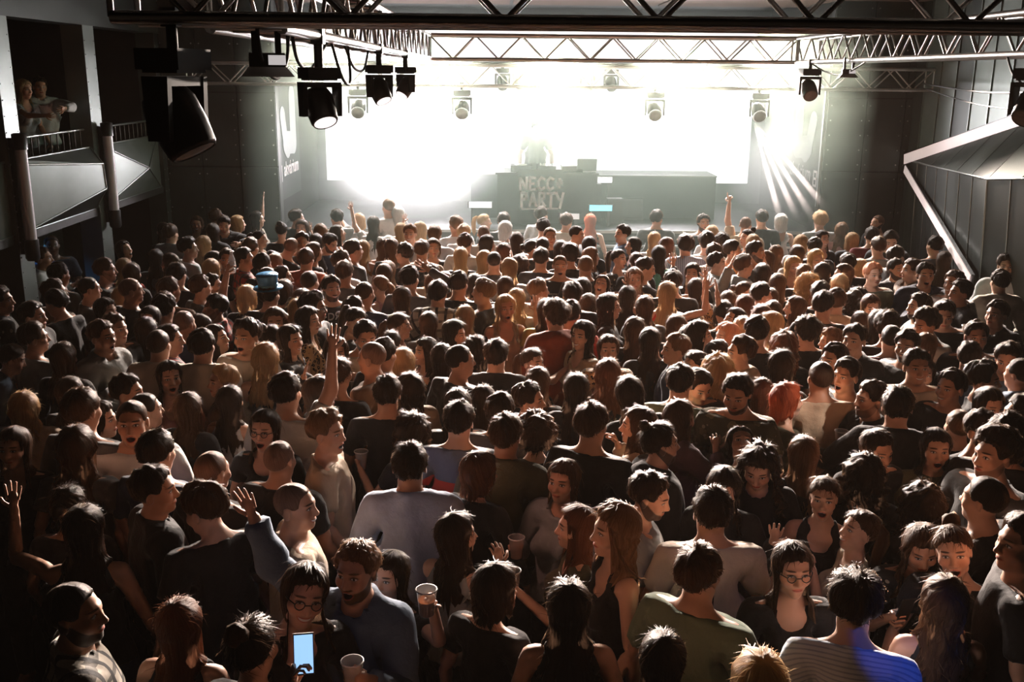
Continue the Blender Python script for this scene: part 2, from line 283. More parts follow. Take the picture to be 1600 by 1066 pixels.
def cloth_mat(c):
    key = ('cloth', c)
    if key in MATS: return MATS[key]
    m, nt, b = new_mat('fabric'); MATS[key] = m
    at = attr(nt, 'rest'); sx = N(nt, 'ShaderNodeSeparateXYZ'); lk(nt, at.outputs['Vector'], sx.inputs[0]); x, y, z = sx.outputs
    def stripes(v, f, w):
        s_ = math_(nt, 'FRACT', math_(nt, 'MULTIPLY', v, f)); return math_(nt, 'LESS_THAN', s_, w)
    def noise(sc, d=2):
        n = N(nt, 'ShaderNodeTexNoise'); lk(nt, at.outputs['Vector'], n.inputs['Vector']); n.inputs['Scale'].default_value = sc; n.inputs['Detail'].default_value = d; return n.outputs[0]
    if c in CLOTH:
        k = CLOTH[c]; col = mixc(nt, noise(9), tuple(v * 0.8 for v in k), tuple(min(1, v * 1.15) for v in k))
    elif c in ('plaid', 'redplaid'):
        a = mixc(nt, stripes(x, 12, 0.3), (0.55, 0.5, 0.42) if c == 'plaid' else (0.32, 0.04, 0.03), (0.03, 0.03, 0.03)); col = mixc(nt, math_(nt, 'MULTIPLY', stripes(z, 12, 0.3), 0.75), a, (0.03, 0.03, 0.03))
    elif c in ('leopard', 'camo', 'pattern'):
        v = N(nt, 'ShaderNodeTexVoronoi'); lk(nt, at.outputs['Vector'], v.inputs['Vector']); v.inputs['Scale'].default_value = 34 if c == 'leopard' else 16
        mk = math_(nt, 'LESS_THAN', v.outputs['Distance'], 0.42)
        if c == 'leopard':
            ring = math_(nt, 'MULTIPLY', mk, math_(nt, 'GREATER_THAN', v.outputs['Distance'], 0.18)); col = mixc(nt, ring, (0.42, 0.24, 0.11), (0.015, 0.01, 0.008))
        elif c == 'camo':
            col = mixc(nt, math_(nt, 'GREATER_THAN', noise(14), 0.55), (0.05, 0.05, 0.03), (0.13, 0.12, 0.07)); col = mixc(nt, math_(nt, 'LESS_THAN', v.outputs['Distance'], 0.2), col, (0.25, 0.24, 0.18))
        else: col = mixc(nt, math_(nt, 'LESS_THAN', v.outputs['Distance'], 0.22), (0.015, 0.014, 0.014), (0.25, 0.22, 0.18))
    elif c == 'striped':   # grey top with a broad red band
        col = mixc(nt, math_(nt, 'LESS_THAN', z, 1.33), (0.10, 0.11, 0.13), (0.42, 0.05, 0.03)); col = mixc(nt, math_(nt, 'LESS_THAN', z, 1.23), col, (0.02, 0.02, 0.02)); col = mixc(nt, math_(nt, 'LESS_THAN', math_(nt, 'ABSOLUTE', math_(nt, 'SUBTRACT', z, 1.21)), 0.012), col, (0.5, 0.48, 0.45))
    elif c == 'ribbed':
        col = mixc(nt, stripes(math_(nt, 'ADD', z, math_(nt, 'MULTIPLY', x, 0.0)), 55, 0.35), (0.68, 0.72, 0.76), (0.40, 0.46, 0.56))
    elif c == 'pinstripe':
        col = mixc(nt, stripes(x, 40, 0.35), (0.33, 0.36, 0.42), (0.16, 0.18, 0.23))
    lk(nt, col, b.inputs['Base Color']); b.inputs['Roughness'].default_value = 0.85; b.inputs['Specular IOR Level'].default_value = 0.25
    b.inputs['Sheen Weight'].default_value = 0.10; b.inputs['Sheen Roughness'].default_value = 0.5
    bp = N(nt, 'ShaderNodeBump'); lk(nt, noise(22, 4), bp.inputs['Height']); bp.inputs['Strength'].default_value = 0.35; bp.inputs['Distance'].default_value = 0.02; lk(nt, bp.outputs[0], b.inputs['Normal'])
    return m
def plain(name, col, rough=0.6, metal=0.0, noise=0.0, scale=8.0, bump=0.0, emit=None, estr=0.0, spec=0.5):
    key = ('plain', name)
    if key in MATS: return MATS[key]
    m, nt, b = new_mat(name); MATS[key] = m
    b.inputs['Roughness'].default_value = rough; b.inputs['Metallic'].default_value = metal; b.inputs['Specular IOR Level'].default_value = spec
    tc = N(nt, 'ShaderNodeTexCoord'); n = N(nt, 'ShaderNodeTexNoise'); lk(nt, tc.outputs['Object'], n.inputs['Vector']); n.inputs['Scale'].default_value = scale; n.inputs['Detail'].default_value = 4
    lk(nt, mixc(nt, n.outputs[0], tuple(v * (1 - noise) for v in col), tuple(min(1, v * (1 + noise)) for v in col)), b.inputs['Base Color'])
    if bump:
        bp = N(nt, 'ShaderNodeBump'); lk(nt, n.outputs[0], bp.inputs['Height']); bp.inputs['Strength'].default_value = bump; lk(nt, bp.outputs[0], b.inputs['Normal'])
    if emit: b.inputs['Emission Color'].default_value = emit + (1,); b.inputs['Emission Strength'].default_value = estr
    return m
# ------------------------------------------------------------------ mesh helpers
class MB:
    def __init__(s): s.v = []; s.f = []; s.sm = []
    def add(s, V, F, smooth=False):
        b = len(s.v); s.v += [tuple(p) for p in V]; s.f += [tuple(b + i for i in f) for f in F]; s.sm += [smooth] * len(F); return s
    def box(s, lo, hi):
        (a, b, c), (d, e, g) = lo, hi
        return s.add([(a, b, c), (d, b, c), (d, e, c), (a, e, c), (a, b, g), (d, b, g), (d, e, g), (a, e, g)], [(0, 3, 2, 1), (4, 5, 6, 7), (0, 1, 5, 4), (1, 2, 6, 5), (2, 3, 7, 6), (3, 0, 4, 7)])
    def bar(s, a, b, r, n=8, r2=None, cap=True):
        a = Vector(a); b = Vector(b); t = (b - a).normalized(); u = t.orthogonal().normalized(); w = t.cross(u); r2 = r if r2 is None else r2
        V = [a + (u * math.cos(i * 2 * math.pi / n) + w * math.sin(i * 2 * math.pi / n)) * r for i in range(n)] + [b + (u * math.cos(i * 2 * math.pi / n) + w * math.sin(i * 2 * math.pi / n)) * r2 for i in range(n)]
        s.add(V, [(i, (i + 1) % n, n + (i + 1) % n, n + i) for i in range(n)], True)
        if cap: s.add(V, [tuple(range(n))[::-1], tuple(range(n, 2 * n))])
        return s
    def tube(s, pts, r, n=6):
        pts = [Vector(p) for p in pts]; V = []
        for j, p in enumerate(pts):
            t = (pts[min(j + 1, len(pts) - 1)] - pts[max(j - 1, 0)]).normalized(); u = t.cross(Vector((0.13, 0.3, 0.94))).normalized(); w = t.cross(u)
            V += [p + (u * math.cos(i * 2 * math.pi / n) + w * math.sin(i * 2 * math.pi / n)) * r for i in range(n)]
        return s.add(V, [(j * n + i, j * n + (i + 1) % n, (j + 1) * n + (i + 1) % n, (j + 1) * n + i) for j in range(len(pts) - 1) for i in range(n)], True)
    def lathe(s, prof, n=20, axis='Z', o=(0, 0, 0), cap=True):
        V = []
        for r, h in prof:
            for i in range(n):
                a = i * 2 * math.pi / n; V.append((o[0] + r * math.cos(a), o[1] + r * math.sin(a), o[2] + h))
        F = [(j * n + i, j * n + (i + 1) % n, (j + 1) * n + (i + 1) % n, (j + 1) * n + i) for j in range(len(prof) - 1) for i in range(n)]
        s.add(V, F, True)
        if cap: s.add(V, [tuple(range(n))[::-1], tuple(range((len(prof) - 1) * n, len(prof) * n))])
        return s
    def slab(s, pts, thick, nrm=None):
        """polygon with thickness against its normal"""
        P = [Vector(p) for p in pts]
        n = nrm if nrm is not None else (P[1] - P[0]).cross(P[2] - P[0]).normalized(); n = Vector(n)
        k = len(P); V = P + [p - n * thick for p in P]
        return s.add(V, [tuple(range(k)), tuple(range(2 * k - 1, k - 1, -1))] + [(i, k + i, k + (i + 1) % k, (i + 1) % k) for i in range(k)])
    def xf(s, M): s.v = [tuple(M @ Vector(p)) for p in s.v]; return s
    def build(s, name, mat, parent=None):
        me = bpy.data.meshes.new(name); me.from_pydata(s.v, [], s.f)
        me.polygons.foreach_set('use_smooth', s.sm); me.update(); me.materials.append(mat)
        o = bpy.data.objects.new(name, me); COL.objects.link(o); o.parent = parent; return o
def tag(o, label=None, cat=None, group=None, kind=None):
    for k, v in (('label', label), ('category', cat), ('group', group), ('kind', kind)):
        if v: o[k] = v
    return o
def empty(name, loc=(0, 0, 0), rz_=0):
    o = bpy.data.objects.new(name, None); COL.objects.link(o); o.location = loc; o.rotation_euler[2] = rz_; o.empty_display_size = 0.1; return o
def copy_tree(o, parent=None):
    c = o.copy(); COL.objects.link(c); c.parent = parent
    for ch in list(o.children): copy_tree(ch, c)
    return c

# ------------------------------------------------------------------ the room
M_FLOOR = plain('dark_floor', (0.03, 0.027, 0.025), 0.6, 0, 0.3, 3)
M_CEIL = plain('ceiling_board', (0.16, 0.11, 0.088), 0.8, 0, 0.2, 2)
M_BLACK = plain('black_paint', (0.014, 0.013, 0.012), 0.55, 0, 0.3, 6)
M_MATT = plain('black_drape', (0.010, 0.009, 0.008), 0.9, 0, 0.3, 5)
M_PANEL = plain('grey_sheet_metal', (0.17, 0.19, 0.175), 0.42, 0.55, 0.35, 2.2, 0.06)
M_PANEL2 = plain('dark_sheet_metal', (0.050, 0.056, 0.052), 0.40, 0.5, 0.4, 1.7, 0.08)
M_SEAM = plain('seam_metal', (0.30, 0.32, 0.30), 0.35, 0.8, 0.2, 9)
M_ALU = plain('truss_aluminium', (0.62, 0.60, 0.57), 0.30, 0.9, 0.15, 12)
M_ALUD = plain('truss_dark', (0.06, 0.055, 0.05), 0.45, 0.6, 0.2, 12)
M_TUBE = plain('white_acrylic', (0.80, 0.72, 0.72), 0.4, 0, 0.05, 4)
M_STRIP = plain('light_strip', (0.85, 0.72, 0.70), 0.4, 0, 0.05, 5, emit=(1.0, 0.80, 0.76), estr=0.42)
M_LAMPBODY = plain('lamp_housing', (0.016, 0.015, 0.014), 0.38, 0.1, 0.2, 15)
M_CABLE = plain('black_rubber', (0.012, 0.011, 0.010), 0.6)
M_STAGE = plain('stage_black', (0.035, 0.036, 0.034), 0.45, 0, 0.3, 3)
XL, XR, YS, YB, ZC = -5.2, 6.35, 15.7, 19.4, 4.85

fl = MB().box((-9, -2.5, -0.2), (9, YB + 0.4, 0)).build('floor', M_FLOOR); tag(fl, 'dark dance floor hidden under the crowd', kind='structure')
ce = MB().box((-9, 1.0, ZC + 0.06), (9, YB + 0.4, ZC + 0.3)).build('ceiling', M_BLACK); tag(ce, 'dark ceiling with brown boards', kind='structure')
for i in range(5):
    for j in range(6):
        MB().box((-7.0 + j * 2.4, 6.4 + i * 2.2, ZC), (-4.66 + j * 2.4, 8.54 + i * 2.2, ZC + 0.05)).build('panel', M_CEIL, ce)
wb = MB().box((-6, YB, 0), (7.6, YB + 0.2, ZC + 0.06)).build('wall_back', M_MATT); tag(wb, 'black back wall of the stage', kind='structure')
# walls either side of the stage, clad in big dark metal sheets
for nm, x0, x1, sg in (('wall_front_left', -8.2, -3.45, 1), ('wall_front_right', 5.05, XR + 0.5, -1)):
    w = MB().box((x0, YS + 0.04, 0), (x1, YS + 0.25, ZC + 0.06)).build(nm, M_BLACK); tag(w, 'dark metal clad wall beside the stage', kind='structure')
    n = 3; x0 = max(x0, XL)
    for i in range(n):
        for k, (z0, z1) in enumerate(((0, 2.30), (2.32, 3.42), (3.44, ZC))):
            a = x0 + (x1 - x0) * i / n + 0.008; b = x0 + (x1 - x0) * (i + 1) / n - 0.008
            p = MB().box((a, YS + 0.012, z0), (b, YS + 0.04, z1)).build('panel', M_PANEL2, w)
            r = MB()
            for q in range(5):
                for xx in (a + 0.05, b - 0.05): r.bar((xx, YS + 0.013, z0 + 0.1 + (z1 - z0 - 0.2) * q / 4), (xx, YS + 0.004, z0 + 0.1 + (z1 - z0 - 0.2) * q / 4), 0.012, 6)
            r.build('rivets', M_SEAM, p)
# stage side walls
for nm, x in (('wall_stage_left', -3.55), ('wall_stage_right', 5.10)):
    w = MB().box((x - 0.05, YS + 0.2, 0), (x + 0.05, YB + 0.1, ZC + 0.06)).build(nm, M_MATT); tag(w, 'black side wall of the stage', kind='structure')

# ---- left wall: balcony level over a dark recess
wl = MB().box((-8.2, 2.0, 0), (-8.0, YS + 0.3, ZC + 0.06)).build('wall_left', M_MATT); tag(wl, 'dark rear wall behind the balcony', kind='structure')
bal = empty('balcony', (XL, 12, 2.0)); tag(bal, 'balcony along the left wall with folded grey metal front', 'balcony')
def bpart(mb, name, mat, parent=None):
    o = mb.build(name, mat); par = parent or bal
    o.parent = par; o.matrix_parent_inverse = (Matrix.Translation((XL, 12, 2.0)).inverted() if par is bal else Matrix.Identity(4)); return o
bpart(MB().box((-8.0, 4.0, 1.93), (XL + 0.02, YS, 2.02)), 'deck', M_BLACK)
def P3(px, py, x): return on_x(px, py, x)
YC1, YC2, YC3 = 10.78, 13.05, 15.45
def facet(pts, mat=M_PANEL): return bpart(MB().slab(pts, 0.03, (1, 0, 0)), 'panel', mat)
def rim(a, b): bpart(MB().bar(a, b, 0.012, 6), 'edge_strip', M_SEAM)
zt, zb = 2.80, 2.02
def bay(y0, y1, kind):
    A, B, C, D = Vector((XL, y0, zt)), Vector((XL, y1, zt)), Vector((XL, y1, zb)), Vector((XL, y0, zb))
    if kind == 'trap':
        f = 0.80; E = Vector((XL + 0.30, y0 + (y1 - y0) * f, zt - 0.17)); G = Vector((XL + 0.30, y0 + (y1 - y0) * (f + 0.02), zb + 0.30)); A2 = A + Vector((0.02, 0, -0.05))
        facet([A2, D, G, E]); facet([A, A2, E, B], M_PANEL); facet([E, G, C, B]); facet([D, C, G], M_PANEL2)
        rim(A2, E); rim(E, G); rim(D, G); rim(G, C); rim(A, B); rim(E, B); rim(D, C)
    elif kind == 'cross':
        m = Vector((XL + 0.22, (y0 + y1) / 2, (zt + zb) / 2))
        for a, b in ((A, D), (D, C), (C, B), (B, A)): facet([a, b, m]); rim(a, m)
        rim(A, B); rim(D, C)
    else:
        facet([A, D, C, B]); rim(A, B); rim(D, C)
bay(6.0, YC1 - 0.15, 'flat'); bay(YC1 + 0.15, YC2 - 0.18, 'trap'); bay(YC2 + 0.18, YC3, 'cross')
rail = empty('railing', (XL, 12, 2.8)); tag(rail, 'thin dark balcony railing above the folded metal front', 'railing')
def rpart(mb, name, mat): o = mb.build(name, mat); o.parent = rail; o.matrix_parent_inverse = Matrix.Translation((XL, 12, 2.8)).inverted(); return o
rpart(MB().bar((XL - 0.06, 8.8, 3.02), (XL - 0.06, YS - 0.1, 3.02), 0.014, 8), 'top_rail', M_SEAM)
for i in range(40):
    rpart(MB().bar((XL - 0.06, 8.9 + i * 0.168, 2.0), (XL - 0.06, 8.9 + i * 0.168, 3.02), 0.008, 6), 'baluster', M_ALUD)
hd = MB().box((XL - 0.25, 2.5, 4.28), (XL + 0.06, YS + 0.05, ZC + 0.06)).build('trim_1', M_PANEL2); tag(hd, 'metal header over the balcony opening', kind='structure')
# columns with acrylic tubes
for i, (y, hw) in enumerate(((YC1, 0.16), (YC2, 0.17), (YC3 + 0.12, 0.10))):
    c = empty('pillar', (XL, y, 0)); tag(c, ('grey metal column nearest the camera with white tube', 'grey metal column between the two balcony bays', 'dark column at the far end of the balcony')[i], 'column')
    m = M_PANEL if i < 2 else M_PANEL2
    MB().box((-0.22, -hw, 0), (0.05, hw, 4.28)).build('shaft', m, c)
    r = MB()
    for q in range(24):
        for s in (-1, 1): r.bar((0.049, s * (hw - 0.03), 0.3 + q * 0.165), (0.058, s * (hw - 0.03), 0.3 + q * 0.165), 0.008, 6)
    r.build('rivets', M_SEAM, c)
    if i < 2:
        tb = empty('tube_lamp', (XL + 0.16, y + 0.02 - 0.12 * (i == 0), 0)); tag(tb, ('long white acrylic tube lamp on the nearest column', 'long white acrylic tube lamp on the second column')[i], 'lamp', 'tube lamps on the columns')
        z1, z0 = 3.07, 1.78
        MB().lathe([(0.062, z0 + 0.16), (0.062, z1 - 0.12)], 18).build('tube', M_TUBE, tb)
        MB().lathe([(0.075, z1 - 0.14), (0.075, z1 + 0.02), (0.05, z1 + 0.03)], 18).build('cap', M_LAMPBODY, tb)
        MB().lathe([(0.06, z0 - 0.03), (0.075, z0), (0.075, z0 + 0.20)], 18).build('cap', M_LAMPBODY, tb)
        MB().box((-0.14, -0.025, z0 + 0.04), (-0.05, 0.025, z1 - 0.02)).build('bracket', M_LAMPBODY, tb)
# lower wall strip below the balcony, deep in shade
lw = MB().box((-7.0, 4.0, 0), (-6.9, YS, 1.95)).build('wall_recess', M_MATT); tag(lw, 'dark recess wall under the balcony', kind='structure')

# ---- right wall: standing-seam metal with a folded volume and two light strips
wr = MB().box((XR + 0.05, 2.0, 0), (XR + 0.3, YS + 0.3, ZC + 0.06)).build('wall_right', M_PANEL2); tag(wr, 'metal clad right wall with folded panels', kind='structure')
yy = 4.4
k = 0
while yy < YS:
    w = 0.52
    MB().box((XR + 0.012, yy + 0.006, 0), (XR + 0.05, yy + w - 0.006, ZC)).build('panel', M_PANEL if k % 3 else M_PANEL2, wr)
    MB().box((XR - 0.006, yy - 0.008, 0), (XR + 0.05, yy + 0.008, ZC)).build('seam', M_SEAM, wr); yy += w; k += 1
A = Vector((XR - 0.01, 15.55, 2.50)); Pk = P3(1543, 280, 5.55); U1 = Vector((XR - 0.01, 11.6, 3.40)); U0 = Vector((XR - 0.01, 8.2, 3.55)); Q = Vector((5.75, 8.0, 3.02))
def strips(a0, a1, b0, b1, n, mat, seam=True):
    """a folded facet split into standing-seam sheets"""
    a0, a1, b0, b1 = map(Vector, (a0, a1, b0, b1)); nrm = (a1 - a0).cross(b0 - a0); nrm = -nrm.normalized() if nrm.x > 0 else nrm.normalized()
    for i in range(n):
        t0, t1 = i / n, (i + 1) / n
        q = [a0.lerp(a1, t0), a0.lerp(a1, t1), b0.lerp(b1, t1), b0.lerp(b1, t0)]
        q = [q[0].lerp(q[1], 0.012), q[1].lerp(q[0], 0.012), q[2].lerp(q[3], 0.012), q[3].lerp(q[2], 0.012)]
        V = []
        for p in q:
            if not V or (p - V[-1]).length > 1e-4: V.append(p)
        if (V[0] - V[-1]).length < 1e-4: V.pop()
        MB().slab(V, 0.02, nrm).build('panel', mat, fold)
        if i: MB().bar(a0.lerp(a1, t0) + nrm * 0.004, b0.lerp(b1, t0) + nrm * 0.004, 0.007, 4).build('seam', M_SEAM, fold)
fold = empty('folded_cladding'); tag(fold, 'folded grey metal volume on the right wall', 'wall cladding')
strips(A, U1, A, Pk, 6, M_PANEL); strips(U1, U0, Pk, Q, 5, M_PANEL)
A0 = Vector((XR - 0.01, 15.4, 0)); P0 = Vector((5.95, 11.9, 0)); Q0 = Vector((6.2, 8.0, 0))
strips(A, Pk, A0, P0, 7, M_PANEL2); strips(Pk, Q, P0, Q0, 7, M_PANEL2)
for a, b in ((A, Pk), (Pk, Q), (Pk, P0)): MB().bar(a, b, 0.014, 6).build('edge_strip', M_SEAM, fold)
s1 = MB(); a, b = Vector((XR - 0.02, 15.6, 2.52)), Vector((XR - 0.02, 11.4, 3.46))
def strip_light(a, b, w, label):
    t = (b - a).normalized(); u = t.cross(Vector((1, 0, 0))).normalized() * w
    o = MB().slab([a - u, b - u, b + u, a + u], 0.03, (-1, 0, 0)).build('light_strip', M_STRIP)
    h = MB().slab([a - u * 1.25 + Vector((0.012, 0, 0)), b - u * 1.25 + Vector((0.012, 0, 0)), b + u * 1.25 + Vector((0.012, 0, 0)), a + u * 1.25 + Vector((0.012, 0, 0))], 0.04, (-1, 0, 0)).build('channel', M_LAMPBODY, o)
    tag(o, label, 'light strip', 'pale light strips on the right wall')
d0 = Vector((-0.06, 0, 0))
strip_light(a + d0, b + d0, 0.075, 'pale light strip rising along the top of the folded cladding')
def onfold(px, py):   # plane of the far lower facet
    n = (Pk - A).cross(A0 - A).normalized(); d = ray(px, py); o = Vector((0, 0, CAMZ)); t = (A - o).dot(n) / d.dot(n); return o + d * t
la, lb_ = onfold(1420, 264), onfold(1524, 438)
nf = (Pk - A).cross(A0 - A).normalized(); nf = -nf if nf.x > 0 else nf
strip_light(la + nf * 0.07, lb_ + nf * 0.07, 0.055, 'pale light strip slanting down toward the crowd')

# ---- stage
st = empty('stage', (0.8, 17, 0)); tag(st, 'black stage floor with stepped front edge', 'stage')
def spart(mb, name, mat): o = mb.build(name, mat); o.parent = st; o.matrix_parent_inverse = Matrix.Translation((0.8, 17, 0)).inverted(); return o
spart(MB().box((-3.5, YS, 1.2), (5.05, YB, 1.35)), 'deck', M_STAGE)
spart(MB().box((-4.4, YS - 0.38, 0), (5.9, YS, 1.17)), 'front_step', M_STAGE)
spart(MB().box((-4.4, YS - 0.41, 1.155), (5.9, YS - 0.37, 1.185)), 'nosing', M_SEAM)
spart(MB().box((-3.5, YS - 0.015, 1.315), (5.05, YS + 0.03, 1.36)), 'nosing', M_SEAM)
for i in range(9): spart(MB().box((-4.35 + i * 1.14, YS - 0.40, 0.05), (-3.27 + i * 1.14, YS - 0.38, 1.12)), 'panel', M_BLACK)

# LED wall made of tiles
led_m, nt, b = new_mat('led_wall')
tc = N(nt, 'ShaderNodeTexCoord'); sx = N(nt, 'ShaderNodeSeparateXYZ'); ge = N(nt, 'ShaderNodeNewGeometry'); lk(nt, ge.outputs['Position'], sx.inputs[0]); x, y, z = sx.outputs
# the picture on the wall: white field, a grey emblem above a white bowl shape
e1 = ell_mask(nt, x, z, 1.02, 3.60, 0.95, 0.62, 0.75); e2 = ell_mask(nt, x, z, 0.75, 2.20, 1.15, 0.34, 0.35)
dk = math_(nt, 'MAXIMUM', math_(nt, 'MULTIPLY', e1, 0.93), math_(nt, 'MULTIPLY', e2, 0.80))
em = mixc(nt, dk, (1.0, 0.96, 0.98), (0.10, 0.105, 0.10)); b.inputs['Base Color'].default_value = (0.02, 0.02, 0.02, 1); lk(nt, em, b.inputs['Emission Color']); b.inputs['Emission Strength'].default_value = 1.3
lw_ = empty('led_wall', (0.75, YB - 0.15, 2.05)); tag(lw_, 'glowing white video wall at the back of the stage', 'video wall')
NX, NZ = 14, 5
x0, x1, z0, z1 = -3.30, 4.75, 1.75, 4.65
for i in range(NX):
    for j in range(NZ):
        a = x0 + (x1 - x0) * i / NX; c = z0 + (z1 - z0) * j / NZ
        o = MB().box((a + 0.002, YB - 0.20, c + 0.002), (a + (x1 - x0) / NX - 0.002, YB - 0.12, c + (z1 - z0) / NZ - 0.002)).build('led_tile', led_m, None)
        o.parent = lw_; o.matrix_parent_inverse = Matrix.Translation((0.75, YB - 0.15, 2.05)).inverted()

# ---- haze over the stage and the first rows
def haze(name, lo, hi, dens, col, label):
    m = bpy.data.materials.new('haze'); m.use_nodes = True; nt = m.node_tree; nt.nodes.clear(); o = nt.nodes.new('ShaderNodeOutputMaterial'); v = nt.nodes.new('ShaderNodeVolumeScatter')
    v.inputs['Color'].default_value = col + (1,); v.inputs['Density'].default_value = dens; v.inputs['Anisotropy'].default_value = 0.35; nt.links.new(v.outputs[0], o.inputs['Volume'])
    h = MB().box(lo, hi).build(name, m); tag(h, label, 'haze', kind='stuff'); return h
haze('stage_haze', (-3.49, 17.15, 1.36), (5.04, YB - 0.21, ZC - 0.02), 0.05, (0.95, 1.0, 0.96), 'pale haze glowing at the back of the stage')
haze('stage_haze', (-3.49, 13.6, 1.19), (5.04, 17.14, ZC - 0.02), 0.022, (0.80, 1.0, 0.86), 'thin haze drifting over the stage edge')
haze('black_lift_veil', (-5.0, 0.6, 0.3), (5.4, 6.99, ZC - 0.02), 0.00026, (1.0, 0.80, 0.64), 'added faint warm veil lifting dark tones over the near half of the dance floor')  # thin volume added as a warm veil that lifts the blacks
haze('black_lift_veil', (-5.0, 7.0, 0.3), (5.4, 13.59, ZC - 0.02), 0.00010, (1.0, 0.86, 0.74), 'added faint veil lifting dark tones over the far half of the dance floor')  # the added veil continues here, thinner
def puff(c, r, dens, label, n=20):
    """a smoke cloud: dense in the middle, ragged and thin at the rim"""
    h = haze('smoke_puff', (0, 0, 0), (1, 1, 1), dens, (0.96, 1.0, 0.97), label); me = h.data; me.clear_geometry(); mb = MB()
    prof = [(max(1e-3, math.sin(math.pi * i / 10)), -math.cos(math.pi * i / 10)) for i in range(11)]
    mb.lathe(prof, n, cap=False); me.from_pydata(mb.v, [], mb.f); me.update(); h.location = c; h.scale = r
    nt = me.materials[0].node_tree; v = [q for q in nt.nodes if q.type == 'VOLUME_SCATTER'][0]
    tc = N(nt, 'ShaderNodeTexCoord'); ln_ = N(nt, 'ShaderNodeVectorMath', operation='LENGTH'); lk(nt, tc.outputs['Object'], ln_.inputs[0])
    no = N(nt, 'ShaderNodeTexNoise'); lk(nt, tc.outputs['Object'], no.inputs['Vector']); no.inputs['Scale'].default_value = 2.2; no.inputs['Detail'].default_value = 2
    rr = math_(nt, 'ADD', ln_.outputs['Value'], math_(nt, 'MULTIPLY', math_(nt, 'SUBTRACT', no.outputs[0], 0.5), 0.55))
    f = math_(nt, 'MAXIMUM', math_(nt, 'SUBTRACT', 1.0, math_(nt, 'MULTIPLY', rr, rr)), 0.0)
    f = math_(nt, 'MULTIPLY', f, math_(nt, 'LESS_THAN', ln_.outputs['Value'], 1.0)); ed = math_(nt, 'MAXIMUM', math_(nt, 'SUBTRACT', 1.0, math_(nt, 'POWER', ln_.outputs['Value'], 3.0)), 0.0)
    lk(nt, math_(nt, 'MULTIPLY', math_(nt, 'MULTIPLY', f, ed), dens * 2.4), v.inputs['Density'])
    return h
puff((-1.3, 17.3, 2.65), (2.15, 1.2, 1.45), 0.42, 'bright white smoke cloud left of the booth')
puff((2.85, 17.7, 2.9), (1.6, 1.1, 1.2), 0.42, 'bright white smoke cloud right of the booth')
puff((-1.7, 17.0, 2.0), (1.8, 1.0, 0.9), 0.36, 'low grey smoke at the left of the stage floor')
puff((4.55, 16.2, 2.2), (0.95, 0.9, 1.1), 0.34, 'grey smoke in the light beams at the right')
puff((0.75, 17.2, 2.75), (1.1, 0.9, 1.0), 0.35, 'pale smoke around the performer')
r = empty('blue_lamp', (-5.6, 11.9, 1.93)); tag(r, 'small blue lamp under the balcony', 'lamp'); MB().lathe([(0.05, -0.05), (0.06, 0.0)], 14).build('housing', M_LAMPBODY, r); MB().lathe([(0.0, -0.056), (0.045, -0.052)], 14, cap=False).build('lens', plain('blue_lens', (0.1, 0.4, 0.9), 0.3, emit=(0.03, 0.35, 1.0), estr=12), r)
lamp('blue_light', 'SPOT', (-5.6, 11.9, 1.85), (-5.9, 12.2, 0.5), 18, (0.08, 0.42, 1.0), 0.05, 120, 0.5)
# ------------------------------------------------------------------ lighting trusses
def truss(p0, p1, w, label, chord_r=0.025, brace_r=0.011, mat=M_ALU, phase=0):
    p0, p1 = Vector(p0), Vector(p1); t = (p1 - p0).normalized(); L = (p1 - p0).length; s = t.cross(Vector((0, 0, 1))).normalized(); u = Vector((0, 0, 1)); h = w / 2
    root = empty('lighting_truss', p0); tag(root, label, 'truss')
    def put(mb, nm): o = mb.build(nm, mat); o.parent = root; o.matrix_parent_inverse = Matrix.Translation(p0).inverted(); return o
    cor = [s * a * h + u * b * h for a, b in ((-1, -1), (1, -1), (1, 1), (-1, 1))]
    for c in cor: put(MB().bar(p0 + c, p1 + c, chord_r, 10), 'chord')
    n = max(2, int(round(L / w)))
    for f in range(4):
        a, b = cor[f], cor[(f + 1) % 4]
        for i in range(n):
            q0, q1 = p0 + t * L * i / n, p0 + t * L * (i + 1) / n
            e = (i + f // 2 + phase) % 2
            put(MB().bar(q0 + (a if e else b), q1 + (b if e else a), brace_r, 6, cap=False), 'brace')
    for q in (p0, p1):
        for f in range(4): put(MB().bar(q + cor[f], q + cor[(f + 1) % 4], brace_r * 1.2, 6, cap=False), 'end_bar')
    return root
TW = 0.29
truss((-1.45, 4.05, 4.085), (4.4, 4.05, 4.085), TW, 'nearest lighting truss crossing the top of the room')
truss((-1.035, 4.25, 4.065), (-1.035, 13.05, 4.065), TW, 'lighting truss running toward the stage on the left')
truss((3.88, 4.25, 4.065), (3.88, 13.05, 4.065), TW, 'lighting truss running toward the stage on the right')
truss((-0.9, 13.2, 4.065), (3.76, 13.2, 4.065), TW, 'middle lighting truss closing the rig before the stage')
truss((-4.53, 15.05, 3.715), (6.30, 15.05, 3.715), TW, 'farthest lighting truss over the stage edge', phase=1)
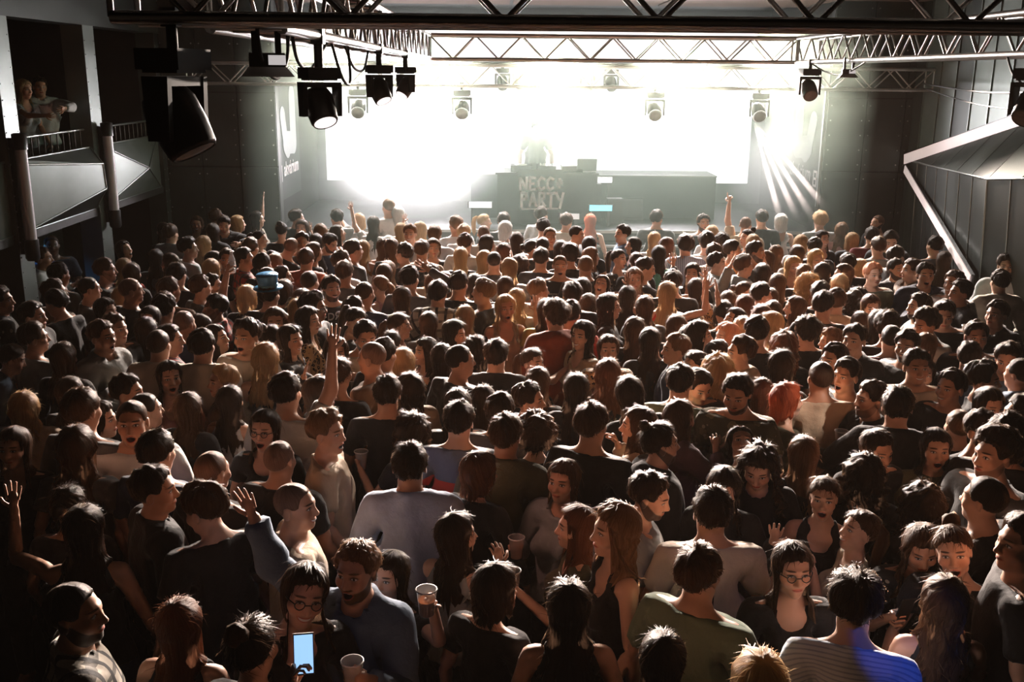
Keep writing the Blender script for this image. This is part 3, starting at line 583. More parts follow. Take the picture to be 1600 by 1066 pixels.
# ---- moving-head lamps
M_LENS = plain('lit_lens', (0.8, 0.75, 0.73), 0.2, emit=(1.0, 0.86, 0.84), estr=1.3)
M_LENSD = plain('grey_lens', (0.16, 0.14, 0.13), 0.25, 0.3, 0.3, 40)
M_RING = plain('lens_ring', (0.75, 0.72, 0.70), 0.3, emit=(1.0, 0.93, 0.92), estr=0.5)
def moving_head(loc, aim, k, label, lens=M_LENSD, ring=True, drop=0.10, face=None):
    """hangs from loc; aim = direction of the barrel; k = width over the yoke"""
    r = empty('stage_lamp', loc); tag(r, label, 'stage lamp', 'lamps hanging from the trusses')
    aim = Vector(aim).normalized(); az = math.atan2(aim.x, -aim.y)   # the yoke turns with the barrel
    Rz = Matrix.Rotation(az, 4, 'Z')
    MB().bar((0, 0, 0.03), (0, 0, -drop), 0.022, 8).box((-0.03, -0.035, -0.02), (0.03, 0.035, 0.05)).build('clamp', M_LAMPBODY, r)
    z0 = -drop; mb = MB().box((-k * 0.42, -k * 0.30, z0 - k * 0.26), (k * 0.42, k * 0.30, z0)).box((-k * 0.36, -k * 0.24, z0 - k * 0.30), (k * 0.36, k * 0.24, z0 - k * 0.26)); mb.xf(Rz).build('base', M_LAMPBODY, r)
    zy = z0 - k * 0.34; cz = zy - k * 0.58
    mb = MB().box((-k * 0.5, -k * 0.16, zy - k * 0.12), (k * 0.5, k * 0.16, zy))
    for s in (-1, 1):
        a, b = s * k * 0.5, s * k * 0.40
        mb.add([(a, -k * 0.18, zy), (a, k * 0.18, zy), (a, k * 0.15, cz - k * 0.22), (a, -k * 0.15, cz - k * 0.22), (b, -k * 0.18, zy), (b, k * 0.18, zy), (b, k * 0.15, cz - k * 0.22), (b, -k * 0.15, cz - k * 0.22)],
               [(0, 1, 2, 3), (7, 6, 5, 4), (0, 4, 5, 1), (1, 5, 6, 2), (2, 6, 7, 3), (3, 7, 4, 0)])
    mb.xf(Rz).build('yoke', M_LAMPBODY, r)
    T = Matrix.Translation((0, 0, cz)) @ aim.to_track_quat('Z', 'Y').to_matrix().to_4x4()
    hd = MB().lathe([(k * 0.16, -k * 0.46), (k * 0.30, -k * 0.40), (k * 0.36, -k * 0.22), (k * 0.36, k * 0.10), (k * 0.33, k * 0.38), (k * 0.30, k * 0.44), (k * 0.29, k * 0.42)], 20).xf(T).build('head', M_LAMPBODY, r)
    MB().lathe([(0.0, k * 0.455), (k * 0.27, k * 0.43)], 20, cap=False).xf(T).build('lens', lens, hd)
    if ring: MB().lathe([(k * 0.285, k * 0.425), (k * 0.335, k * 0.40), (k * 0.335, k * 0.36)], 20, cap=False).xf(T).build('lens_ring', M_RING, hd)
    return r
def at(px, py, x=None, y=None): return on_x(px, py, x) if x is not None else on_y(px, py, y)
zl = 3.90
def hang(px, x, z): p = on_x(px, 300, x); return (x, p.y, z)
moving_head(hang(506, -0.89, zl), (0.30, -0.42, -0.80), 0.205, 'large black stage lamp with lit pink lens under left truss', M_LENS, False, 0.13)
moving_head(hang(597, -0.89, zl), (0.38, -0.38, -0.80), 0.20, 'black stage lamp with lit lens, middle of left truss', M_LENS, False, 0.10)
moving_head(hang(637, -0.89, zl), (-0.42, -0.40, -0.80), 0.20, 'black stage lamp with lit lens at far end of left truss', M_LENS, False, 0.10)
moving_head((-1.26, 4.0, 3.93), (0.45, -0.1, -0.88), 0.30, 'big dark stage lamp at the left end of the near truss', M_LENSD, False, 0.10)
moving_head(hang(1250, 3.73, zl), (0.05, -0.80, -0.60), 0.27, 'black stage lamp at the far end of right truss', M_LENSD, False, 0.06)
moving_head(hang(1592, 3.73, zl), (-0.55, -0.45, -0.75), 0.28, 'big black stage lamp at the right edge under right truss', M_LENSD, False, 0.08)
for px, lab in ((560, 'hazy stage lamp under far truss left of the glow'), (722, 'stage lamp with bright ring under far truss, left of booth'), (1023, 'stage lamp with bright ring under far truss, right of booth'), (1186, 'stage lamp with bright ring above the light beams')):
    p = on_y(px, 140, 15.05); moving_head((p.x, 15.0, 3.57), (0.02, -0.88, -0.52), 0.30, lab, M_LENSD, True, 0.06)
bar_ = MB().bar((-3.505, 16.3, 3.90), (5.055, 16.3, 3.90), 0.025, 8).build('lamp_bar', M_ALUD); tag(bar_, 'black pipe behind the far truss carrying dark lamps', 'pipe')
for px, lab in ((785, 'dark stage lamp half hidden behind far truss, leftmost above booth'), (813, 'dark stage lamp behind far truss, second above booth'), (918, 'dark stage lamp behind far truss, third above booth'), (955, 'dark stage lamp behind far truss, rightmost above booth'), (1072, 'small dark lamp behind far truss beside ringed lamp')):
    p = on_y(px, 130, 16.3); moving_head((p.x, 16.3, 3.86), (0.05, -0.7, -0.7), 0.24, lab, M_LENSD, False, 0.03)
def flood(loc, k, yaw, label):
    r = empty('flood_lamp', loc, yaw); tag(r, label, 'flood lamp', 'flood lamps on the trusses')
    for s in (-1, 1): MB().box((s * k * 0.22 - 0.012, -0.02, -k * 0.42), (s * k * 0.22 + 0.012, 0.02, 0.05)).build('hanger', M_LAMPBODY, r)
    MB().box((-k * 0.34, -k * 0.20, -k * 0.62), (k * 0.34, k * 0.20, -k * 0.36)).build('housing', M_LAMPBODY, r)
    MB().add([(-k * 0.5, -k * 0.3, -k * 0.80), (k * 0.5, -k * 0.3, -k * 0.80), (k * 0.5, k * 0.3, -k * 0.80), (-k * 0.5, k * 0.3, -k * 0.80), (-k * 0.36, -k * 0.2, -k * 0.62), (k * 0.36, -k * 0.2, -k * 0.62), (k * 0.36, k * 0.2, -k * 0.62), (-k * 0.36, k * 0.2, -k * 0.62)],
             [(0, 3, 2, 1), (4, 5, 6, 7), (0, 1, 5, 4), (1, 2, 6, 5), (2, 3, 7, 6), (3, 0, 4, 7)]).build('reflector', plain('grey_reflector', (0.35, 0.34, 0.33), 0.4, 0.7), r)
    MB().box((k * 0.30, -k * 0.21, -k * 0.58), (k * 0.345, k * 0.21, -k * 0.40)).box((k * 0.02, -k * 0.215, -k * 0.58), (k * 0.34, -k * 0.20, -k * 0.40)).build('label_plate', M_RING, r)
    return r
flood(hang(428, -0.97, 3.90), 0.215, 0.25, 'flood lamp with white side plate under left truss')
flood(hang(1308, 3.73, 3.90), 0.20, -0.2, 'flood lamp with white side plate under right truss')
flood((on_y(1290, 10, 4.05).x, 4.0, 4.27), 0.17, 0.1, 'small dark lamp standing in the nearest truss')
# blinders glaring above the far truss
M_BLIND = plain('blinder_glare', (1, 1, 1), 0.3, emit=(1.0, 0.97, 0.96), estr=60)
for px, lab in ((600, 'glaring blinder lamp above far truss at the left'), (1100, 'glaring blinder lamp above far truss at the right')):
    p = on_y(px, 93, 15.24); r = empty('blinder_lamp', p); tag(r, lab, 'stage lamp', 'glaring blinder lamps')
    MB().bar((0, 0.10, 0), (0, 0.0, 0), 0.05, 16, 0.085).box((-0.02, 0.02, -0.16), (0.02, 0.05, 0)).build('housing', M_LAMPBODY, r)
    MB().bar((0, -0.004, 0), (0, -0.012, 0), 0.075, 16, 0.06).build('lens', M_BLIND, r)
# cables
def cable(pts, label, r=0.009):
    P = [Vector(p) for p in pts]; out = []
    for i in range(len(P) - 1):
        for j in range(8):
            t = j / 8; a, b_, c, d = P[max(i - 1, 0)], P[i], P[i + 1], P[min(i + 2, len(P) - 1)]
            out.append(0.5 * ((2 * b_) + (c - a) * t + (2 * a - 5 * b_ + 4 * c - d) * t * t + (3 * b_ - a - 3 * c + d) * t ** 3))
    out.append(P[-1]); o = MB().tube(out, r, 6).build('cable', M_CABLE); tag(o, label, 'cable', 'cables on the lighting rig'); return o
xl = -0.98
def lp(y, z, x=xl): return (x, y, z)
cable([lp(4.2, 3.93), lp(4.25, 3.80), lp(4.5, 3.72), lp(4.75, 3.80), lp(4.8, 3.92)], 'black cable loop under left truss beside the flood lamp')
cable([lp(4.9, 3.92), lp(5.0, 3.80), lp(5.3, 3.76), lp(5.6, 3.83), lp(5.9, 3.92)], 'black cable loop above the large lit lamp')
cable([lp(5.5, 3.92, -0.9), lp(5.6, 3.72, -0.86), lp(5.9, 3.70, -0.86), lp(6.1, 3.92, -0.9)], 'thin black cable drooping right of the large lit lamp')
cable([lp(6.5, 3.92), lp(6.9, 3.78), lp(7.4, 3.77), lp(7.7, 3.92)], 'thin black cable loop near the second lit lamp')
cable([(3.73, 12.5, 3.93), (3.8, 12.0, 3.80), (3.75, 11.2, 3.78), (3.73, 10.4, 3.93)], 'black cable loops under right truss by the lamp')
cable([(3.73, 7.6, 3.93), (3.7, 7.4, 3.78), (3.72, 7.2, 3.70), (3.73, 7.1, 3.86)], 'black cable feeding the big lamp at the right edge')
cable([(6.2, 15.0, 3.66), (5.4, 11.5, 3.60), (4.4, 8.2, 3.66), (3.73, 7.2, 3.80)], 'black cable strung from the far truss to the right lamp', 0.012)
cable([(6.2, 15.0, 3.60), (5.4, 11.5, 3.46), (4.4, 8.2, 3.52), (3.73, 7.2, 3.72)], 'second black cable strung below the first at right', 0.009)

# ------------------------------------------------------------------ stage furniture
def text_mesh(body, size, bold=0.0, extr=0.002):
    fc = bpy.data.curves.new('lettering', 'FONT'); fc.body = body; fc.size = size; fc.align_x = 'CENTER'; fc.extrude = extr; fc.offset = bold; fc.resolution_u = 3
    o = bpy.data.objects.new('lettering', fc); COL.objects.link(o); me = bpy.data.meshes.new_from_object(o.evaluated_get(bpy.context.evaluated_depsgraph_get()))
    bpy.data.objects.remove(o); bpy.data.curves.remove(fc); me.materials.clear(); return me
M_CLOTHB = plain('booth_cloth', (0.022, 0.024, 0.022), 0.9, 0, 0.2, 4); M_WL = plain('grey_lettering', (0.86, 0.83, 0.81), 0.8, 0, 0.1, 9)
YBT = 16.35
bx0, bx1 = on_y(777, 300, YBT).x, on_y(932, 300, YBT).x; zt_ = on_y(845, 270, YBT).z
bo = empty('dj_booth', ((bx0 + bx1) / 2, YBT, 1.35)); tag(bo, 'black booth with painted party lettering on the stage', 'booth')
BI = Matrix.Translation(((bx0 + bx1) / 2, YBT, 1.35)).inverted()
def bput(mb, nm, mat, par=None): o = mb.build(nm, mat); o.parent = par or bo; o.matrix_parent_inverse = BI if par is None else Matrix.Identity(4); return o
bput(MB().box((bx0, YBT, 1.355), (bx1, YBT + 0.7, zt_ - 0.03)), 'cabinet', M_CLOTHB)
bput(MB().box((bx0 - 0.03, YBT - 0.03, zt_ - 0.03), (bx1 + 0.03, YBT + 0.75, zt_)), 'table_top', M_BLACK)
cx0, cx1 = on_y(808, 300, YBT).x, on_y(880, 300, YBT).x
bput(MB().box((cx0, YBT - 0.05, 1.37), (cx1, YBT - 0.032, zt_ + 0.06)), 'front_cloth', M_CLOTHB)
LET = {'N': [((0.1, 0), (0.1, 1)), ((0.1, 1), (0.8, 0)), ((0.8, 0), (0.85, 1))], 'E': [((0.15, 0), (0.15, 1)), ((0.15, 1), (0.8, 0.95)), ((0.15, 0.5), (0.65, 0.5)), ((0.15, 0), (0.8, 0.05))],
       'C': [((0.85, 0.85), (0.45, 1)), ((0.45, 1), (0.12, 0.7)), ((0.12, 0.7), (0.12, 0.3)), ((0.12, 0.3), (0.45, 0)), ((0.45, 0), (0.85, 0.2))], 'P': [((0.15, -0.1), (0.15, 1)), ((0.15, 1), (0.7, 0.95)), ((0.7, 0.95), (0.75, 0.6)), ((0.75, 0.6), (0.15, 0.45))],
       'A': [((0.05, 0), (0.45, 1)), ((0.45, 1), (0.85, 0)), ((0.2, 0.35), (0.7, 0.35))], 'R': [((0.15, 0), (0.15, 1)), ((0.15, 1), (0.7, 0.95)), ((0.7, 0.95), (0.7, 0.6)), ((0.7, 0.6), (0.15, 0.45)), ((0.35, 0.45), (0.85, 0))],
       'T': [((0.0, 0.95), (0.95, 1)), ((0.5, 1), (0.45, -0.12))], 'Y': [((0.05, 1), (0.4, 0.5)), ((0.9, 1), (0.5, -0.15)), ((0.4, 0.5), (0.75, 0.5))], '*': [((0.2, 0.55), (0.8, 0.55)), ((0.5, 0.2), (0.5, 0.9)), ((0.3, 0.35), (0.7, 0.75))]}
def strokes(word, ox, oz, w, h, sw, yb):
    mb = MB()
    for i, ch in enumerate(word):
        for (a, b_), (c, d) in LET[ch]:
            p, q = Vector((ox + (i + a * 0.92) * w, yb, oz + b_ * h)), Vector((ox + (i + c * 0.92) * w, yb, oz + d * h)); t = (q - p).normalized(); s = Vector((-t.z, 0, t.x)) * sw; e = t * sw * 0.6
            mb.slab([p - e - s, q + e - s, q + e + s, p - e + s], 0.008, (0, -1, 0))
    return mb
lw2 = (cx1 - cx0) / 5.2
a = on_y(812, 297, YBT - 0.06); c = on_y(813, 322, YBT - 0.06)
bput(strokes('NECC*', a.x, a.z, lw2, 0.205, 0.020, YBT - 0.052), 'lettering', M_WL)
bput(strokes('PARTY', c.x, c.z, lw2, 0.215, 0.021, YBT - 0.052), 'lettering', M_WL)
u0, u1 = on_y(814, 327, YBT - 0.06), on_y(872, 326, YBT - 0.06); bput(MB().slab([u0 + Vector((0, 0.008, -0.012)), u1 + Vector((0, 0.008, -0.012)), u1 + Vector((0, 0.008, 0.012)), u0 + Vector((0, 0.008, 0.012))], 0.008, (0, -1, 0)), 'underline', M_WL)
# decks and mixer on the booth
xm = (bx0 + bx1) / 2
for i, (dx, w, nm, lab) in enumerate(((-0.42, 0.34, 'media_player', 'black media player at left of the mixer on the booth'), (0.0, 0.30, 'dj_mixer', 'black mixer in the middle of the booth'), (0.42, 0.34, 'media_player', 'black media player at right of the mixer on the booth'))):
    r = empty(nm, (xm + dx, YBT + 0.32, zt_)); tag(r, lab, 'dj equipment'); MB().box((-w / 2, -0.2, 0), (w / 2, 0.2, 0.10)).build('case', M_LAMPBODY, r)
    if w > 0.32: MB().lathe([(0.10, 0.10), (0.10, 0.112), (0.03, 0.114)], 18, o=(0, -0.05, 0)).build('jog_wheel', M_ALU, r)
    else:
        for q in range(8): MB().lathe([(0.012, 0.10), (0.010, 0.125)], 8, o=(-0.1 + 0.066 * (q % 4), -0.1 + 0.14 * (q // 4), 0)).build('knob', M_ALU, r)
r = empty('laptop', (bx1 - 0.16, YBT + 0.25, zt_)); tag(r, 'open laptop at the right end of the booth', 'laptop'); MB().box((-0.16, -0.11, 0), (0.16, 0.11, 0.018)).build('keyboard_base', M_ALU, r); MB().slab([(-0.16, -0.12, 0.02), (0.16, -0.12, 0.02), (0.16, -0.19, 0.22), (-0.16, -0.19, 0.22)], 0.01).build('screen_lid', M_LAMPBODY, r)
# black riser deck either side of the booth
rs = MB().box((on_y(735, 300, 16.75).x, 17.1, 1.35), (on_y(1125, 300, 16.75).x, 18.0, on_y(845, 273, 17.1).z - 0.02)).build('stage_riser', M_CLOTHB); tag(rs, 'long black riser behind the booth', 'riser')
MB().box((on_y(735, 300, 16.75).x - 0.01, 17.08, on_y(845, 273, 17.1).z - 0.02), (on_y(1125, 300, 16.75).x + 0.01, 18.0, on_y(845, 273, 17.1).z)).build('riser_top', M_STAGE, rs)
M_BARW = plain('white_led_bar', (0.9, 0.9, 0.9), 0.3, emit=(1.0, 0.96, 0.95), estr=2.0); M_BARC = plain('cyan_led_bar', (0.2, 0.6, 0.7), 0.3, emit=(0.18, 0.72, 0.85), estr=1.6)
for px0, px1, py, mat, lab in ((733, 768, 320, M_BARW, 'short white light bar left of the booth'), (934, 956, 281, M_BARW, 'short white light bar on the riser right of booth'), (921, 956, 325, M_BARC, 'cyan light bar on the stage floor right of booth'), (875, 905, 338, M_BARW, 'dim pale light bar at the stage edge below booth')):
    a, c = on_y(px0, py, 16.2 if py > 300 else 17.05), on_y(px1, py, 16.2 if py > 300 else 17.05); zf = 1.35 if py > 300 else on_y(845, 273, 17.1).z - 0.3
    r = empty('light_bar', (a.x, a.y, a.z)); tag(r, lab, 'light bar', 'light bars on the stage')
    MB().box((0, -0.02, -0.045), (c.x - a.x, 0.0, 0.045)).build('tube', mat if py != 338 else M_RING, r); MB().box((-0.02, 0.0, -0.05), (c.x - a.x + 0.02, 0.05, 0.05)).box((0.03, 0.01, min(-0.05, 1.35 - a.z)), (0.07, 0.04, -0.05)).box((c.x - a.x - 0.07, 0.01, min(-0.05, 1.35 - a.z)), (c.x - a.x - 0.03, 0.04, -0.05)).build('mount', M_LAMPBODY, r)
def speaker(px, y, w, h, label):
    p = on_y(px, 330, y); r = empty('monitor_speaker', (p.x, y, 1.35)); tag(r, label, 'speaker')
    MB().add([(-w, 0, 0), (w, 0, 0), (w, 0.4, 0), (-w, 0.4, 0), (-w, 0.12, h), (w, 0.12, h), (w, 0.36, h), (-w, 0.36, h)], [(0, 3, 2, 1), (4, 5, 6, 7), (0, 1, 5, 4), (1, 2, 6, 5), (2, 3, 7, 6), (3, 0, 4, 7)]).build('cabinet', M_LAMPBODY, r)
    MB().slab([(-w * 0.9, 0.002, 0.04), (w * 0.9, 0.002, 0.04), (w * 0.9, 0.10, h * 0.92), (-w * 0.9, 0.10, h * 0.92)], 0.02, Vector((0, -h, 0.12)).normalized()).build('grille', M_CABLE, r)
speaker(962, 16.3, 0.13, 0.42, 'black monitor speaker beside the cyan light bar'); speaker(925, 16.7, 0.16, 0.62, 'tall black speaker at the right end of booth'); speaker(985, 16.9, 0.22, 0.35, 'wide low black speaker farther right of the booth')
# banners on the stage side walls
M_BAN = plain('banner_cloth', (0.030, 0.034, 0.032), 0.8, 0, 0.2, 3); M_EMB = plain('banner_grey', (0.30, 0.32, 0.32), 0.8, 0, 0.05, 4); M_BW = plain('banner_white', (0.62, 0.60, 0.58), 0.8)
def banner(x, nx, y0, y1, z0, z1, label, flip):
    r = empty('banner', (x, (y0 + y1) / 2, z0)); tag(r, label, 'banner', 'club banners beside the stage'); I = Matrix.Translation((x, (y0 + y1) / 2, z0)).inverted()
    def put(o): o.parent = r; o.matrix_parent_inverse = I; return o
    put(MB().box((min(x, x + nx * 0.015), y0, z0), (max(x, x + nx * 0.015), y1, z1)).build('cloth', M_BAN))
    X = x + nx * 0.022; W = y1 - y0; Hh = z1 - z0
    def uv(u, v): return Vector((X, y1 - W * u if not flip else y0 + W * u, z0 + Hh * v))    # u runs from the far edge to the near edge
    mb = MB()
    def cap(a, b_, ra):
        A, B = Vector(a), Vector(b_); t = (B - A); L = t.length; t = t / L if L > 0 else Vector((0, 1)); s = Vector((-t.y, t.x)); pts = []
        for i in range(9): an = -math.pi / 2 + math.pi * i / 8; pts.append(B + t * math.cos(an) * ra + s * math.sin(an) * ra)
        for i in range(9): an = math.pi / 2 + math.pi * i / 8; pts.append(A + t * math.cos(an) * ra + s * math.sin(an) * ra)
        mb.slab([uv(0.08 + q.x * 0.80, 0.34 + q.y * 0.62) + Vector((nx * 0.0015 * len(mb.f), 0, 0)) * 0.05 for q in pts], 0.004, (nx, 0, 0))
    cap((0.26, 0.20), (0.26, 0.84), 0.17); cap((0.32, 0.20), (0.62, 0.22), 0.16); cap((0.70, 0.20), (0.82, 0.60), 0.13); cap((0.62, 0.16), (0.70, 0.22), 0.16)
    put(mb.build('emblem', M_EMB))
    me = text_mesh('akvárium', W * 0.185, 0.004); me.materials.append(M_BW); t = bpy.data.objects.new('lettering', me); COL.objects.link(t)
    c = uv(0.44, 0.20); t.location = c; t.rotation_euler = (math.pi / 2, 0, -math.pi / 2 if nx < 0 else math.pi / 2); put(t)
    mb = MB()
    for (a0, b0, a1, b1) in ((0.86, 0.16, 0.885, 0.30), (0.95, 0.16, 0.975, 0.30), (0.86, 0.16, 0.975, 0.18), (0.86, 0.22, 0.975, 0.24), (0.86, 0.28, 0.975, 0.30)):
        p, q = uv(a0, b0), uv(a1, b1); mb.box((min(X, X + nx * 0.003), min(p.y, q.y), p.z), (max(X, X + nx * 0.003), max(p.y, q.y), q.z))
    put(mb.build('square_mark', M_BW))
    p, q = uv(0.985, 0), uv(1.02, 1); put(MB().box((min(x - nx * 0.01, X), min(p.y, q.y), z0), (max(x - nx * 0.01, X), max(p.y, q.y), z1)).build('edge_trim', M_SEAM))
banner(5.04, -1, 15.80, 17.55, 1.75, 3.60, 'dark banner with grey emblem and club name right of stage', False)
banner(-3.49, 1, 15.80, 17.55, 1.75, 3.60, 'dark banner with grey emblem and club name left of stage', False)
# coloured and narrow beams
bo_ = on_y(1176, 186, 16.9)
for px, py, e in ((1222, 352, 1.0), (1250, 352, 0.8), (1276, 350, 0.9), (1306, 344, 1.0)):
    lamp('beam_lamp', 'SPOT', bo_, on_y(px, py, 15.4), 17000 * e, (1.0, 0.80, 0.74), 0.01, 3.4, 0.2)
# ------------------------------------------------------------------ people: implicit-surface body templates
def smin(a, b, k):
    h = np.clip(0.5 + 0.5 * (b - a) / k, 0, 1)
    return b * (1 - h) + a * h - k * h * (1 - h)
def smax(a, b, k): return -smin(-a, -b, k)
def sd_ell(P, c, r):
    q = (P - np.array(c, np.float32)) / np.array(r, np.float32)
    k0 = np.sqrt((q * q).sum(-1)) + 1e-9
    q2 = q / np.array(r, np.float32)
    k1 = np.sqrt((q2 * q2).sum(-1)) + 1e-9
    return k0 * (k0 - 1) / k1
def sd_cone(P, a, b, ra, rb, sq=None):
    a = np.array(a, np.float32); b = np.array(b, np.float32)
    d = b - a; t = np.clip(((P - a) @ d) / (d @ d), 0, 1)
    q = P - a - t[..., None] * d
    if sq is not None: q = q / np.array(sq, np.float32)
    return np.sqrt((q * q).sum(-1)) - (ra + (rb - ra) * t)

S45 = math.sqrt(0.5)
SK = {  # joints per sex (rest pose, facing +Y, height 1.78 before scaling)
 'M': dict(sh=(0.185, -0.012, 1.445), L1=0.285, L2=0.25, r=(0.056, 0.043, 0.029)),
 'W': dict(sh=(0.160, -0.012, 1.435), L1=0.275, L2=0.24, r=(0.046, 0.036, 0.025)),
}
for _s in SK.values():
    _a = np.array(_s['sh']); _d = np.array((S45, 0.03, -S45)); _d = _d / np.linalg.norm(_d)
    _s['d'] = _d; _s['el'] = _a + _d * _s['L1']; _s['wr'] = _a + _d * (_s['L1'] + _s['L2'])
HEADC = np.array((0, 0.0, 1.665))
def torso_sdf(P, sex, k=0.06):
    if sex == 'M':
        d = sd_ell(P, (0, -0.005, 0.96), (0.165, 0.118, 0.14))
        d = smin(d, sd_ell(P, (0, 0.0, 1.12), (0.145, 0.105, 0.17)), 0.08)
        d = smin(d, sd_ell(P, (0, -0.005, 1.31), (0.172, 0.118, 0.18)), 0.08)
        d = smin(d, sd_cone(P, (-0.155, -0.015, 1.43), (0.155, -0.015, 1.43), 0.062, 0.062), 0.07)
        d = smin(d, sd_cone(P, (0, -0.025, 1.52), (-0.15, -0.02, 1.455), 0.045, 0.035), 0.05)
        d = smin(d, sd_cone(P, (0, -0.025, 1.52), (0.15, -0.02, 1.455), 0.045, 0.035), 0.05)
    else:
        d = sd_ell(P, (0, -0.01, 0.95), (0.172, 0.122, 0.15))
        d = smin(d, sd_ell(P, (0, 0.0, 1.13), (0.118, 0.088, 0.17)), 0.08)
        d = smin(d, sd_ell(P, (0, -0.008, 1.30), (0.142, 0.10, 0.17)), 0.08)
        d = smin(d, sd_cone(P, (-0.135, -0.015, 1.425), (0.135, -0.015, 1.425), 0.05, 0.05), 0.06)
        d = smin(d, sd_cone(P, (0, -0.02, 1.51), (-0.13, -0.02, 1.445), 0.036, 0.028), 0.045)
        d = smin(d, sd_cone(P, (0, -0.02, 1.51), (0.13, -0.02, 1.445), 0.036, 0.028), 0.045)
        d = smin(d, sd_ell(P, (-0.068, 0.085, 1.285), (0.06, 0.062, 0.062)), 0.03)
        d = smin(d, sd_ell(P, (0.068, 0.085, 1.285), (0.06, 0.062, 0.062)), 0.03)
    return d
def arm_sdf(P, sex, grow=0.0, reach=1.0):
    s = SK[sex]; out = None
    for sg in (-1, 1):
        m = np.array((sg, 1, 1)); a = s['sh'] * m; e = s['el'] * m; w = s['wr'] * m
        d = sd_cone(P, a, e, s['r'][0] + grow, s['r'][1] + grow)
        d = smin(d, sd_cone(P, e, w, s['r'][1] + grow, s['r'][2] + grow), 0.03)
        out = d if out is None else np.minimum(out, d)
    return out
def leg_sdf(P, sex, grow=0.0):
    out = None; hx = 0.095
    for sg in (-1, 1):
        d = sd_cone(P, (sg * hx, 0, 0.92), (sg * 0.105, 0.01, 0.50), 0.09 + grow, 0.058 + grow)
        d = smin(d, sd_cone(P, (sg * 0.105, 0.01, 0.50), (sg * 0.11, -0.02, 0.09), 0.058 + grow, 0.04 + grow), 0.04)
        out = d if out is None else np.minimum(out, d)
    return out
def head_sdf(P, sex, mouth):
    m = sex == 'M'
    d = sd_ell(P, (0, -0.012, 1.693), (0.0765, 0.097, 0.088))
    d = smin(d, sd_ell(P, (0, 0.028, 1.625), (0.058 if m else 0.053, 0.066, 0.078)), 0.04)
    jz = 1.572 if mouth != 'open' else 1.560
    d = smin(d, sd_ell(P, (0, 0.062, jz), (0.026 if m else 0.02, 0.026, 0.02)), 0.035)
    for sg in (-1, 1):
        d = smin(d, sd_ell(P, (sg * 0.045, 0.055, 1.638), (0.022, 0.024, 0.02)), 0.03)          # cheek
        d = smin(d, sd_ell(P, (sg * 0.047, 0.01, 1.588), (0.012, 0.03, 0.02)), 0.03 if m else 0.02)   # jaw corner
        d = smin(d, sd_cone(P, (sg * 0.012, 0.083, 1.694), (sg * 0.045, 0.068, 1.692), 0.012 if m else 0.008, 0.008), 0.018)  # brow
    for sg in (-1, 1):
        d = smax(d, -sd_ell(P, (sg * 0.032, 0.097, 1.673), (0.019, 0.017, 0.0125)), 0.012)      # eye socket
        d = smin(d, sd_ell(P, (sg * 0.0325, 0.072, 1.672), (0.0155, 0.0135, 0.012)), 0.004)     # eyeball
        ear = sd_ell(P, (sg * (0.081 if m else 0.075), -0.012, 1.655), (0.009 if m else 0.007, 0.02, 0.031))
        d = smin(d, ear, 0.008)
    d = smin(d, sd_cone(P, (0, 0.086, 1.678), (0, 0.108, 1.640), 0.008, 0.0125), 0.014)         # nose
    for sg in (-1, 1): d = smin(d, sd_ell(P, (sg * 0.012, 0.096, 1.634), (0.009, 0.011, 0.008)), 0.008)
    d = smin(d, sd_ell(P, (0, 0.088, 1.606), (0.024, 0.012, 0.0085)), 0.010)                    # lips
    if mouth == 'open':
        d = smin(d, sd_ell(P, (0, 0.083, 1.578), (0.022, 0.013, 0.007)), 0.010)
        d = smax(d, -sd_ell(P, (0, 0.095, 1.594), (0.021, 0.03, 0.0125)), 0.006)
    return d
def body_sdf(P, sex, mouth):
    d = torso_sdf(P, sex)
    d = smin(d, leg_sdf(P, sex), 0.05)
    for sg in (-1, 1):
        d = smin(d, sd_cone(P, (sg * 0.11, -0.03, 0.045), (sg * 0.12, 0.14, 0.032), 0.045, 0.032), 0.03)
    d = smin(d, arm_sdf(P, sex), 0.035)
    s = SK[sex]
    for sg in (-1, 1):
        m = np.array((sg, 1, 1)); w = s['wr'] * m; dd = s['d'] * m
        d = smin(d, sd_cone(P, w + dd * 0.02, w + dd * 0.072, 0.024, 0.034 if sex == 'M' else 0.03, (1, 0.48, 1)), 0.015)
    nk = 0.056 if sex == 'M' else 0.046
    d = smin(d, sd_cone(P, (0, -0.025, 1.45), (0, 0.0, 1.60), nk + 0.008, nk), 0.035)
    h = head_sdf(P, sex, mouth)
    return smin(d, h, 0.022)

